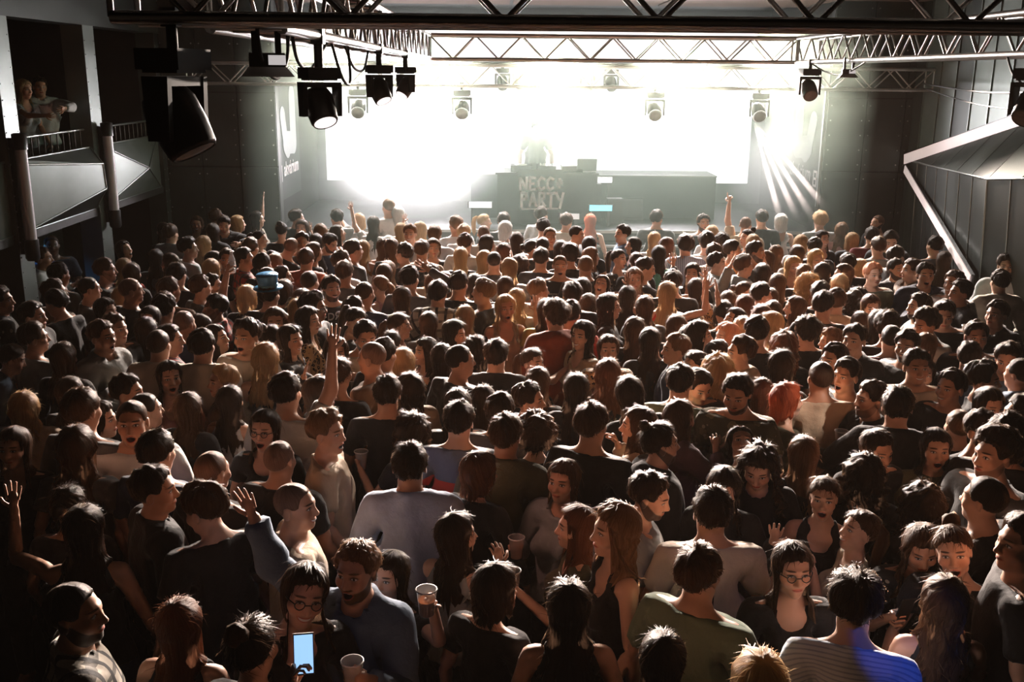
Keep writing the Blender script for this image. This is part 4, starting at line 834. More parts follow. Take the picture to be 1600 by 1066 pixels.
def axis(*segs):
    out = []
    for a, b, st in segs:
        n = max(1, int(round((b - a) / st))); out += list(np.linspace(a, b, n, endpoint=False))
    out.append(segs[-1][1]); return np.array(out, np.float32)
def surface_nets(f, ax, ay, az, proj=2):
    X, Y, Z = np.meshgrid(ax, ay, az, indexing='ij')
    P = np.stack((X, Y, Z), -1).astype(np.float32)
    V = f(P); ins = V < 0
    nx, ny, nz = V.shape
    cnt = np.zeros((nx - 1, ny - 1, nz - 1), np.int8); acc = np.zeros(cnt.shape + (3,), np.float32); ec = np.zeros(cnt.shape, np.float32)
    corners = [(i, j, k) for i in (0, 1) for j in (0, 1) for k in (0, 1)]
    sl = lambda o: tuple(slice(o[d], V.shape[d] - 1 + o[d]) for d in range(3))
    for a in corners:
        for d in range(3):
            if a[d]: continue
            b = list(a); b[d] = 1
            va, vb = V[sl(a)], V[sl(b)]; cr = (va < 0) != (vb < 0)
            t = np.where(cr, va / np.where(cr, va - vb, 1), 0)[..., None]
            pa, pb = P[sl(a)], P[sl(b)]
            acc += np.where(cr[..., None], pa + (pb - pa) * t, 0); ec += cr
    act = ec > 0; idx = -np.ones(act.shape, np.int64); n = int(act.sum()); idx[act] = np.arange(n)
    verts = acc[act] / ec[act][:, None]
    faces = []
    for d in range(3):
        e1, e2 = (d + 1) % 3, (d + 2) % 3
        s0 = [slice(1, -1)] * 3; s1 = [slice(1, -1)] * 3
        s0[d] = slice(0, -1); s1[d] = slice(1, None)
        A, B = ins[tuple(s0)], ins[tuple(s1)]
        loc = np.argwhere(A != B)
        if not len(loc): continue
        base = loc.copy(); base[:, e1] += 1; base[:, e2] += 1
        def cell(o1, o2):
            c = base.copy(); c[:, e1] += o1; c[:, e2] += o2; return idx[c[:, 0], c[:, 1], c[:, 2]]
        q = np.stack((cell(-1, -1), cell(0, -1), cell(0, 0), cell(-1, 0)), 1)
        fl = ~A[A != B]
        q[fl] = q[fl][:, ::-1]; faces.append(q)
    faces = np.concatenate(faces)
    e = 0.002
    for _ in range(proj):
        v0 = f(verts)
        g = np.stack([f(verts + np.eye(3, dtype=np.float32)[i] * e) - v0 for i in range(3)], -1) / e
        g2 = (g * g).sum(-1) + 1e-6
        verts = verts - np.clip(v0 / g2, -0.012, 0.012)[:, None] * g
    return verts, faces

_ZT = (1.0, 1.50)
def body_template(sex, fine, mouth):
    h = {3: 0.0066, 2: 0.0092, 1: 0.0142, 0: 0.0195}[fine]; q = {3: 1.0, 2: 1.08, 1: 1.15, 0: 1.45}[fine]
    if fine >= 2:
        ax = axis((-0.70, -0.21, 0.027 * q), (-0.21, -0.085, 0.022), (-0.085, 0.085, h), (0.085, 0.21, 0.022), (0.21, 0.71, 0.027 * q))
        ay = axis((-0.17, -0.02, 0.021), (-0.02, 0.045, 0.0115), (0.045, 0.135, h), (0.135, 0.21, 0.025))
        az = axis((-0.04, 0.9, 0.10), (0.9, 1.50, 0.034), (1.50, 1.56, 0.012), (1.56, 1.72, h), (1.72, 1.80, 0.016))
    else:
        ax = axis((-0.70, -0.21, 0.028 * q), (-0.21, -0.10, 0.025 * q), (-0.10, 0.10, h), (0.10, 0.21, 0.025 * q), (0.21, 0.71, 0.028 * q))
        ay = axis((-0.17, 0.03, 0.021 * q), (0.03, 0.138, h), (0.138, 0.21, 0.025))
        az = axis((-0.04, 0.9, 0.12), (0.9, 1.50, 0.032 * q), (1.50, 1.80, h))
    v, f = surface_nets(lambda P: body_sdf(P, sex, mouth), ax, ay, az)
    # the trunk lies a little inside its clothes
    k = sstep(1.42, 1.36, v[:, 2]) * sstep(0.215, 0.18, np.abs(v[:, 0])) * sstep(0.80, 0.88, v[:, 2]) * 0.012
    n = v * np.array((1, 1, 0)); n /= np.linalg.norm(n, axis=1)[:, None] + 1e-6
    return v - n * k[:, None], f

def shirt_sdf(P, sex, kind):
    g = {'t': 0.016, 'l': 0.014, 'c': 0.018, 'h': 0.026, 'j': 0.026, 'n': 0.013}[kind]
    d = torso_sdf(P, sex) - g
    # loose cloth from the chest to the hem
    if kind in 'tchj' and sex == 'M':
        d = smin(d, sd_cone(P, (0, 0, 1.30), (0, 0.0, 0.93), 0.118 + g * 0.5, 0.118 + g * 0.7, (1.42, 1, 1)), 0.04)
    if kind in 'tclhj':
        a = arm_sdf(P, sex, g * 0.75 + 0.009)
        s = SK[sex]
        px = np.abs(P[..., 0]); q = np.stack((px, P[..., 1], P[..., 2]), -1) - np.array(s['sh'], np.float32)
        u = q @ s['d'].astype(np.float32)
        end = 0.19 if (kind == 't' and sex == 'M') else (0.14 if kind == 't' else s['L1'] + s['L2'] - 0.02)
        a = np.maximum(a, u - end)
        d = smin(d, a, 0.03)
        d = np.where((u > end - 0.004) & (px > 0.26), np.maximum(d, u - end), d)
    x, y, z = P[..., 0], P[..., 1], P[..., 2]
    if kind == 'n':
        neck = sd_cone(P, (0, 0.10, 1.56), (0, 0.10, 1.42), 0.075, 0.085)
        neck = np.minimum(neck, sd_cone(P, (0, -0.12, 1.56), (0, -0.12, 1.42), 0.07, 0.07))
        neck = np.minimum(neck, sd_cone(P, (0, -0.02, 1.6), (0, -0.02, 1.50), 0.078, 0.078))
        d = np.maximum(d, -neck)
        d = np.maximum(d, np.abs(x) + 0.35 * (z - 1.42) - (0.128 if sex == 'W' else 0.15))
    elif kind == 't' and sex == 'W':
        d = np.maximum(d, -sd_cone(P, (0, 0.07, 1.56), (0, 0.075, 1.45), 0.07, 0.075))
        d = np.maximum(d, z + 0.12 * y - 1.487)
    elif kind in 'hj':
        d = smin(d, sd_cone(P, (0, -0.03, 1.47), (0, -0.01, 1.515), 0.085, 0.078), 0.02)
        d = np.maximum(d, -sd_cone(P, (0, 0.02, 1.60), (0, 0.015, 1.50), 0.068, 0.062))
        if kind == 'h': d = smin(d, sd_ell(P, (0, -0.105, 1.475), (0.115, 0.06, 0.075)), 0.025)
        d = np.maximum(d, z + 0.25 * y - 1.545)
    elif kind == 'c':
        d = smin(d, sd_cone(P, (0, -0.028, 1.47), (0, -0.005, 1.52), 0.072, 0.070), 0.012)
        d = np.maximum(d, -sd_cone(P, (0, 0.0, 1.62), (0, 0.0, 1.515), 0.062, 0.06))
        d = np.maximum(d, -sd_cone(P, (0, 0.11, 1.56), (0, 0.115, 1.44), 0.04, 0.012))
        d = np.maximum(d, z + 0.25 * y - 1.538)
    else:
        d = np.maximum(d, z + 0.22 * (y + 0.02) - 1.508)
    hem = 0.90 if kind in 'tchj' else 0.96
    return np.maximum(d, hem - z)
def shirt_template(sex, kind, lod=1):
    q = 1.0 if lod else 1.45
    ax = axis((-0.66, -0.2, 0.029 * q), (-0.2, 0.2, 0.024 * q), (0.2, 0.67, 0.029 * q))
    ay = axis((-0.20, 0.21, 0.025 * q))
    az = axis((0.87, 1.40, 0.032 * q), (1.40, 1.58, 0.015 * q))
    v, f = surface_nets(lambda P: shirt_sdf(P, sex, kind), ax, ay, az, proj=2)
    # folds
    z = v[:, 2]; rng = np.random.RandomState(3)
    w = np.zeros(len(v))
    for i in range(7):
        k = rng.normal(size=3) * np.array((22, 22, 26)); w += np.sin(v @ k + rng.rand() * 6.28)
    amp = 0.0022 * (1.1 + 0.9 * np.clip((1.30 - z) / 0.3, 0, 1))
    n = np.stack((v[:, 0], v[:, 1], 0 * z), 1); n /= np.linalg.norm(n, axis=1)[:, None] + 1e-6
    v = v + n * ((w + 1.5) * amp)[:, None]
    return v, f
def trouser_template(sex):
    def f(P):
        d = smin(torso_sdf(P, sex) - 0.004, leg_sdf(P, sex, 0.014), 0.03)
        z = P[..., 2]
        return np.maximum(np.maximum(d, z - 1.0), 0.06 - z)
    return surface_nets(f, axis((-0.24, 0.24, 0.036)), axis((-0.18, 0.20, 0.036)), axis((0.0, 0.9, 0.11), (0.9, 1.05, 0.035)))

def sstep(a, b, x):
    t = np.clip((x - a) / (b - a), 0, 1); return t * t * (3 - 2 * t)
def skin_weights(v, sex):
    """columns: chest(lean), head, R upper, R fore, L upper, L fore (right = +X)"""
    s = SK[sex]; W = np.zeros((len(v), 6))
    for i, sg in enumerate((1, -1)):
        q = v * np.array((sg, 1, 1)) - s['sh']; u = q @ s['d']; per = np.linalg.norm(q - u[:, None] * s['d'], axis=1)
        a = sstep(-0.075, 0.085, u) * sstep(0.20, 0.10, per) * (v[:, 0] * sg > 0.06)
        a = np.where(u > 0.18, (per < 0.16) & (v[:, 0] * sg > 0.2), a)
        fo = sstep(s['L1'] - 0.045, s['L1'] + 0.045, u) * a
        W[:, 2 + 2 * i] = a - fo; W[:, 3 + 2 * i] = fo
    arm = W[:, 2:].sum(1)
    hd = sstep(1.475, 1.575, v[:, 2]) * (np.abs(v[:, 0]) < 0.14) * (1 - arm)
    W[:, 1] = hd
    W[:, 0] = sstep(0.98, 1.22, v[:, 2]) * (1 - arm - hd)
    return W
def rot_between(a, b):
    a = a / np.linalg.norm(a); b = b / np.linalg.norm(b); c = np.cross(a, b); d = a @ b
    if d < -0.9999: return -np.eye(3)
    K = np.array(((0, -c[2], c[1]), (c[2], 0, -c[0]), (-c[1], c[0], 0)))
    return np.eye(3) + K + K @ K / (1 + d)
def rx(a): c, s = math.cos(a), math.sin(a); return np.array(((1, 0, 0), (0, c, -s), (0, s, c)))
def ry(a): c, s = math.cos(a), math.sin(a); return np.array(((c, 0, s), (0, 1, 0), (-s, 0, c)))
def rz(a): c, s = math.cos(a), math.sin(a); return np.array(((c, -s, 0), (s, c, 0), (0, 0, 1)))

ARM = {  # upper-arm and forearm directions of the right arm: outwards, forwards, up
 'down':  ((0.33, -0.05, -0.94), (0.16, 0.26, -0.95)),
 'down2': ((0.36, 0.05, -0.93), (0.02, 0.55, -0.83)),
 'hold':  ((0.34, 0.16, -0.93), (-0.22, 0.86, 0.46)),
 'holdh': ((0.30, 0.50, -0.81), (-0.20, 0.75, 0.63)),
 'fold':  ((0.25, 0.25, -0.93), (-0.72, 0.68, 0.10)),
 'up':    ((0.34, 0.25, 0.90), (0.02, 0.12, 0.99)),
 'upw':   ((0.70, 0.20, 0.68), (0.25, 0.15, 0.95)),
 'upb':   ((0.74, 0.45, 0.10), (0.05, 0.30, 0.95)),
 'wave':  ((0.45, 0.45, -0.77), (0.10, 0.30, 0.95)),
 'face':  ((0.30, 0.62, -0.72), (-0.42, 0.22, 0.88)),
 'fwd':   ((0.18, 0.93, -0.25), (-0.20, 0.97, 0.12)),
 'fwdu':  ((0.20, 0.90, 0.10), (-0.10, 0.85, 0.50)),
 'side':  ((0.90, 0.38, -0.16), (0.93, 0.30, 0.20)),
 'sidel': ((0.66, 0.25, -0.70), (0.80, 0.50, 0.10)),
 'head':  ((0.72, 0.28, 0.62), (-0.82, -0.05, 0.56)),
 'hug':   ((0.50, 0.82, -0.05), (-0.55, 0.83, 0.05)),
 'phoneh': ((0.18, 0.80, 0.10), (-0.10, 0.40, 0.90)),
 'phone': ((0.18, 0.78, -0.25), (-0.12, 0.42, 0.88)),
 'chest': ((0.28, 0.20, -0.94), (-0.86, 0.50, 0.16)),
}
THUMB = {'down': (-0.3, 1, 0), 'down2': (-0.2, 0.8, 0.6), 'up': (-1, 0, 0), 'upw': (-1, 0, 0.2), 'upb': (-1, 0, 0), 'wave': (-1, -0.2, 0), 'face': (-0.6, -0.6, 0.3),
         'head': (0, 0.5, 1), 'chest': (0, 0, 1)}
def hand_geo(sex, curl):
    """fingers in the rest frame of the right hand: five tapered tubes rooted in the palm"""
    s = SK[sex]; w = s['wr']; dd = s['d']; up = np.array((S45, 0, S45)); nrm = np.cross(dd, up); nrm /= np.linalg.norm(nrm)
    if nrm[1] < 0: nrm = -nrm
    up = np.cross(nrm, dd); up /= np.linalg.norm(up)     # +up = thumb side candidate
    V, F = [], []
    k = 1.0 if sex == 'M' else 0.9
    specs = [(0.030, 0.078, 0.072, 0.0085, 0.10), (0.010, 0.084, 0.082, 0.009, 0.03), (-0.010, 0.082, 0.076, 0.0088, -0.05), (-0.028, 0.074, 0.060, 0.0078, -0.14)]
    c = {'relax': 0.45, 'open': 0.06, 'grip': 1.0, 'point': 0.95}[curl]
    chains = []
    for i, (o, st, ln, r, sp) in enumerate(specs):
        cc = 0.05 if (curl == 'point' and i == 0) else c
        p = w + dd * (st - 0.02) * k + up * o * k; ang = 0.0; pts = [p]; rr = [r * k]
        dirb = dd + up * sp * (1.6 if curl == 'open' else 0.9)
        for j, fr in enumerate((0.42, 0.33, 0.25)):
            ang += cc * (0.75 if j == 0 else 0.95)
            dv = dirb / np.linalg.norm(dirb) * math.cos(ang) - nrm * math.sin(ang) * -1
            p = p + dv * (ln + (0.02 if j == 0 else 0)) * fr * k * (1.15 if j == 0 else 1.0); pts.append(p); rr.append(r * k * (1 - 0.1 * (j + 1)))
        chains.append((pts, rr))
    tp = w + dd * 0.022 * k + up * 0.024 * k
    t1 = tp + (dd * 0.55 + up * 0.75 + nrm * 0.25 * (1 if c > 0.3 else 0.2)) * 0.042 * k
    t2 = t1 + (dd * 0.8 + up * (0.45 if c < 0.5 else 0.0) + nrm * (0.15 if c < 0.3 else 0.75)) * 0.032 * k
    chains.append(([tp, t1, t2], [0.0125 * k, 0.011 * k, 0.0085 * k]))
    for pts, rr in chains:
        base = len(V); ns = 6
        for j, p in enumerate(pts):
            t = pts[min(j + 1, len(pts) - 1)] - pts[max(j - 1, 0)]; t = t / np.linalg.norm(t)
            a = np.cross(t, up if abs(t @ up) < 0.9 else nrm); a /= np.linalg.norm(a); b = np.cross(t, a)
            for q in range(ns):
                th = q * 2 * math.pi / ns; V.append(p + (a * math.cos(th) + b * math.sin(th)) * rr[j])
            if j:
                for q in range(ns):
                    F.append((base + (j - 1) * ns + q, base + (j - 1) * ns + (q + 1) % ns, base + j * ns + (q + 1) % ns, base + j * ns + q))
        t = pts[-1] - pts[-2]; t = t / np.linalg.norm(t); V.append(pts[-1] + t * rr[-1] * 0.9); tip = len(V) - 1; lb = base + (len(pts) - 1) * ns
        for q in range(ns): F.append((lb + q, lb + (q + 1) % ns, tip, tip))
    return np.array(V), F

class Pose:
    """lean: forward bend of the chest, tilt: sideways bend, hyaw/hpitch/hroll: head relative to the chest, R/L: arm pose names"""
    def __init__(s, sex, R='down', L='down', hyaw=0, hpitch=0, hroll=0, lean=0, tilt=0):
        s.sex = sex; s.key = (sex, R, L, hyaw, hpitch, hroll, lean, tilt)
        r = math.radians; k = SK[sex]
        s.Rc = ry(r(tilt)) @ rx(-r(lean)); s.pc = np.array((0, 0, 1.0))
        s.Rh = s.Rc @ rz(-r(hyaw)) @ rx(r(hpitch)) @ ry(r(hroll)); s.ph = np.array((0, -0.02, 1.52))
        s.mats = []
        # chest
        s.Mc = (s.Rc, s.pc - s.Rc @ s.pc)
        ph2 = s.Mc[0] @ s.ph + s.Mc[1]
        s.Mh = (s.Rh, ph2 - s.Rh @ s.ph)
        s.arms = []
        for sg, nm in ((1, R), (-1, L)):
            m = np.array((sg, 1, 1)); U, Fd = ARM[nm]
            U = s.Rc @ (np.array(U) * m); Fd = s.Rc @ (np.array(Fd) * m)
            d0 = k['d'] * m; sh = k['sh'] * m; el = k['el'] * m; wr = k['wr'] * m
            R1 = rot_between(d0, U); sh2 = s.Mc[0] @ sh + s.Mc[1]; M1 = (R1, sh2 - R1 @ sh)
            el2 = R1 @ el + M1[1]; R2 = rot_between(R1 @ d0, Fd) @ R1
            T = s.Rc @ (np.array(THUMB.get(nm, (0, 0.2, 1))) * m); ax_ = Fd / np.linalg.norm(Fd)
            t0 = R2 @ (np.array((S45, 0, S45)) * m); t0 = t0 - ax_ * (t0 @ ax_); T = T - ax_ * (T @ ax_)
            an = math.atan2(np.cross(t0, T) @ ax_, t0 @ T)
            def about(a):
                K = np.array(((0, -ax_[2], ax_[1]), (ax_[2], 0, -ax_[0]), (-ax_[1], ax_[0], 0))); return np.eye(3) + math.sin(a) * K + (1 - math.cos(a)) * K @ K
            R2 = about(an) @ R2; M2 = (R2, el2 - R2 @ el)
            s.arms.append((M1, M2))
        s.M = [s.Mc, s.Mh, s.arms[0][0], s.arms[0][1], s.arms[1][0], s.arms[1][1]]
    def apply(s, v, W):
        out = v * (1 - W.sum(1))[:, None]
        for i, (R, t) in enumerate(s.M): out = out + W[:, i:i + 1] * (v @ R.T + t)
        return out
    def head(s, v): return v @ s.Mh[0].T + s.Mh[1]
    def hand_point(s, side, along=0.085, off=0.035):
        """grip centre in front of the palm, in body space, and forearm direction"""
        sg = 1 if side == 'R' else -1; k = SK[s.sex]; m = np.array((sg, 1, 1))
        nrm = np.array((0, 1, 0)); p = (k['wr'] + k['d'] * along) * m + nrm * off
        R, t = s.arms[0 if side == 'R' else 1][1]
        return R @ p + t
# ------------------------------------------------------------------ one person = body mesh with hair and clothes as children
def mesh_np(name, V, F, smooth=True, attrs=()):
    me = bpy.data.meshes.new(name)
    if isinstance(F, np.ndarray):
        nv, nf = len(V), len(F); me.vertices.add(nv); me.vertices.foreach_set('co', np.ascontiguousarray(V, np.float32).ravel())
        me.loops.add(nf * 4); me.loops.foreach_set('vertex_index', F.astype(np.int32).ravel())
        me.polygons.add(nf); me.polygons.foreach_set('loop_start', np.arange(nf, dtype=np.int32) * 4); me.polygons.foreach_set('loop_total', np.full(nf, 4, np.int32))
        me.update(calc_edges=True)
    else:
        me.from_pydata([tuple(v) for v in V], [], F)
    if smooth: me.polygons.foreach_set('use_smooth', np.ones(len(me.polygons), bool))
    for an, av in attrs:
        a = me.attributes.new(an, 'FLOAT_VECTOR', 'POINT'); a.data.foreach_set('vector', np.ascontiguousarray(av, np.float32).ravel())
    me.materials.append(None)
    return me
def link(name, me, mat=None, parent=None):
    o = bpy.data.objects.new(name, me); COL.objects.link(o); o.parent = parent
    if mat is not None:
        if not me.materials: me.materials.append(None)
        o.material_slots[0].link = 'OBJECT'; o.material_slots[0].material = mat
    return o
_T = {}; _MC = {}
def tmpl(kind, *a):
    k = (kind,) + a
    if k not in _T:
        v, f = {'body': body_template, 'shirt': shirt_template, 'trouser': trouser_template}[kind](*a)
        _T[k] = (v, f, skin_weights(v, a[0]))
    return _T[k]
def body_mesh(pose, fine, mouth, hr, hl):
    k = ('body', pose.key, fine, mouth, hr, hl)
    if k not in _MC:
        v, f, W = tmpl('body', pose.sex, fine, 'open' if (mouth == 'open' and fine >= 2) else 'closed')
        P = [pose.apply(v, W)]; R = [v]; Fq = [f]; n = len(v)
        for i, (sg, c) in enumerate(((1, hr), (-1, hl))):
            hv, hf = hand_geo(pose.sex, c); hv = hv * np.array((sg, 1, 1)); hf = np.array(hf)
            if sg < 0: hf = hf[:, ::-1]
            Rm, t = pose.arms[i][1]; P.append(hv @ Rm.T + t); R.append(hv); Fq.append(hf + n); n += len(hv)
        P = np.concatenate(P); R = np.concatenate(R); F = np.concatenate(Fq)
        tri = F[:, 2] == F[:, 3]; tri |= F[:, 0] == F[:, 1]
        if tri.any():   # finger tips
            faces = [tuple(q) for q in F[~tri]] + [tuple(dict.fromkeys(q)) for q in F[tri]]
            me = mesh_np('body', P, faces, True, (('rest', R),))
        else: me = mesh_np('body', P, F, True, (('rest', R),))
        _MC[k] = me
    return _MC[k]
def cloth_mesh(kind, pose, *a):
    k = (kind, pose.key, a)
    if k not in _MC:
        v, f, W = tmpl(kind, pose.sex, *a); _MC[k] = mesh_np(kind, pose.apply(v, W), f, True, (('rest', v),))
    return _MC[k]
def hair_mesh(style, seed, pose, dense):
    k = ('hair', style, seed, pose.key[0], pose.key[3:], dense)
    if k not in _MC:
        V, F, uv, Wt = hair_surface(style, seed, pose.sex, dense)
        A = pose.head(V); c0 = HEADC; hc = pose.head(c0[None])[0]
        yaw = math.radians(pose.key[3]) * 0.35
        B = (V - c0) @ (pose.Rc @ rz(-yaw)).T + hc
        _MC[k] = mesh_np('hair', A * Wt[:, None] + B * (1 - Wt)[:, None], F, True, (('huv', uv),))
    return _MC[k]
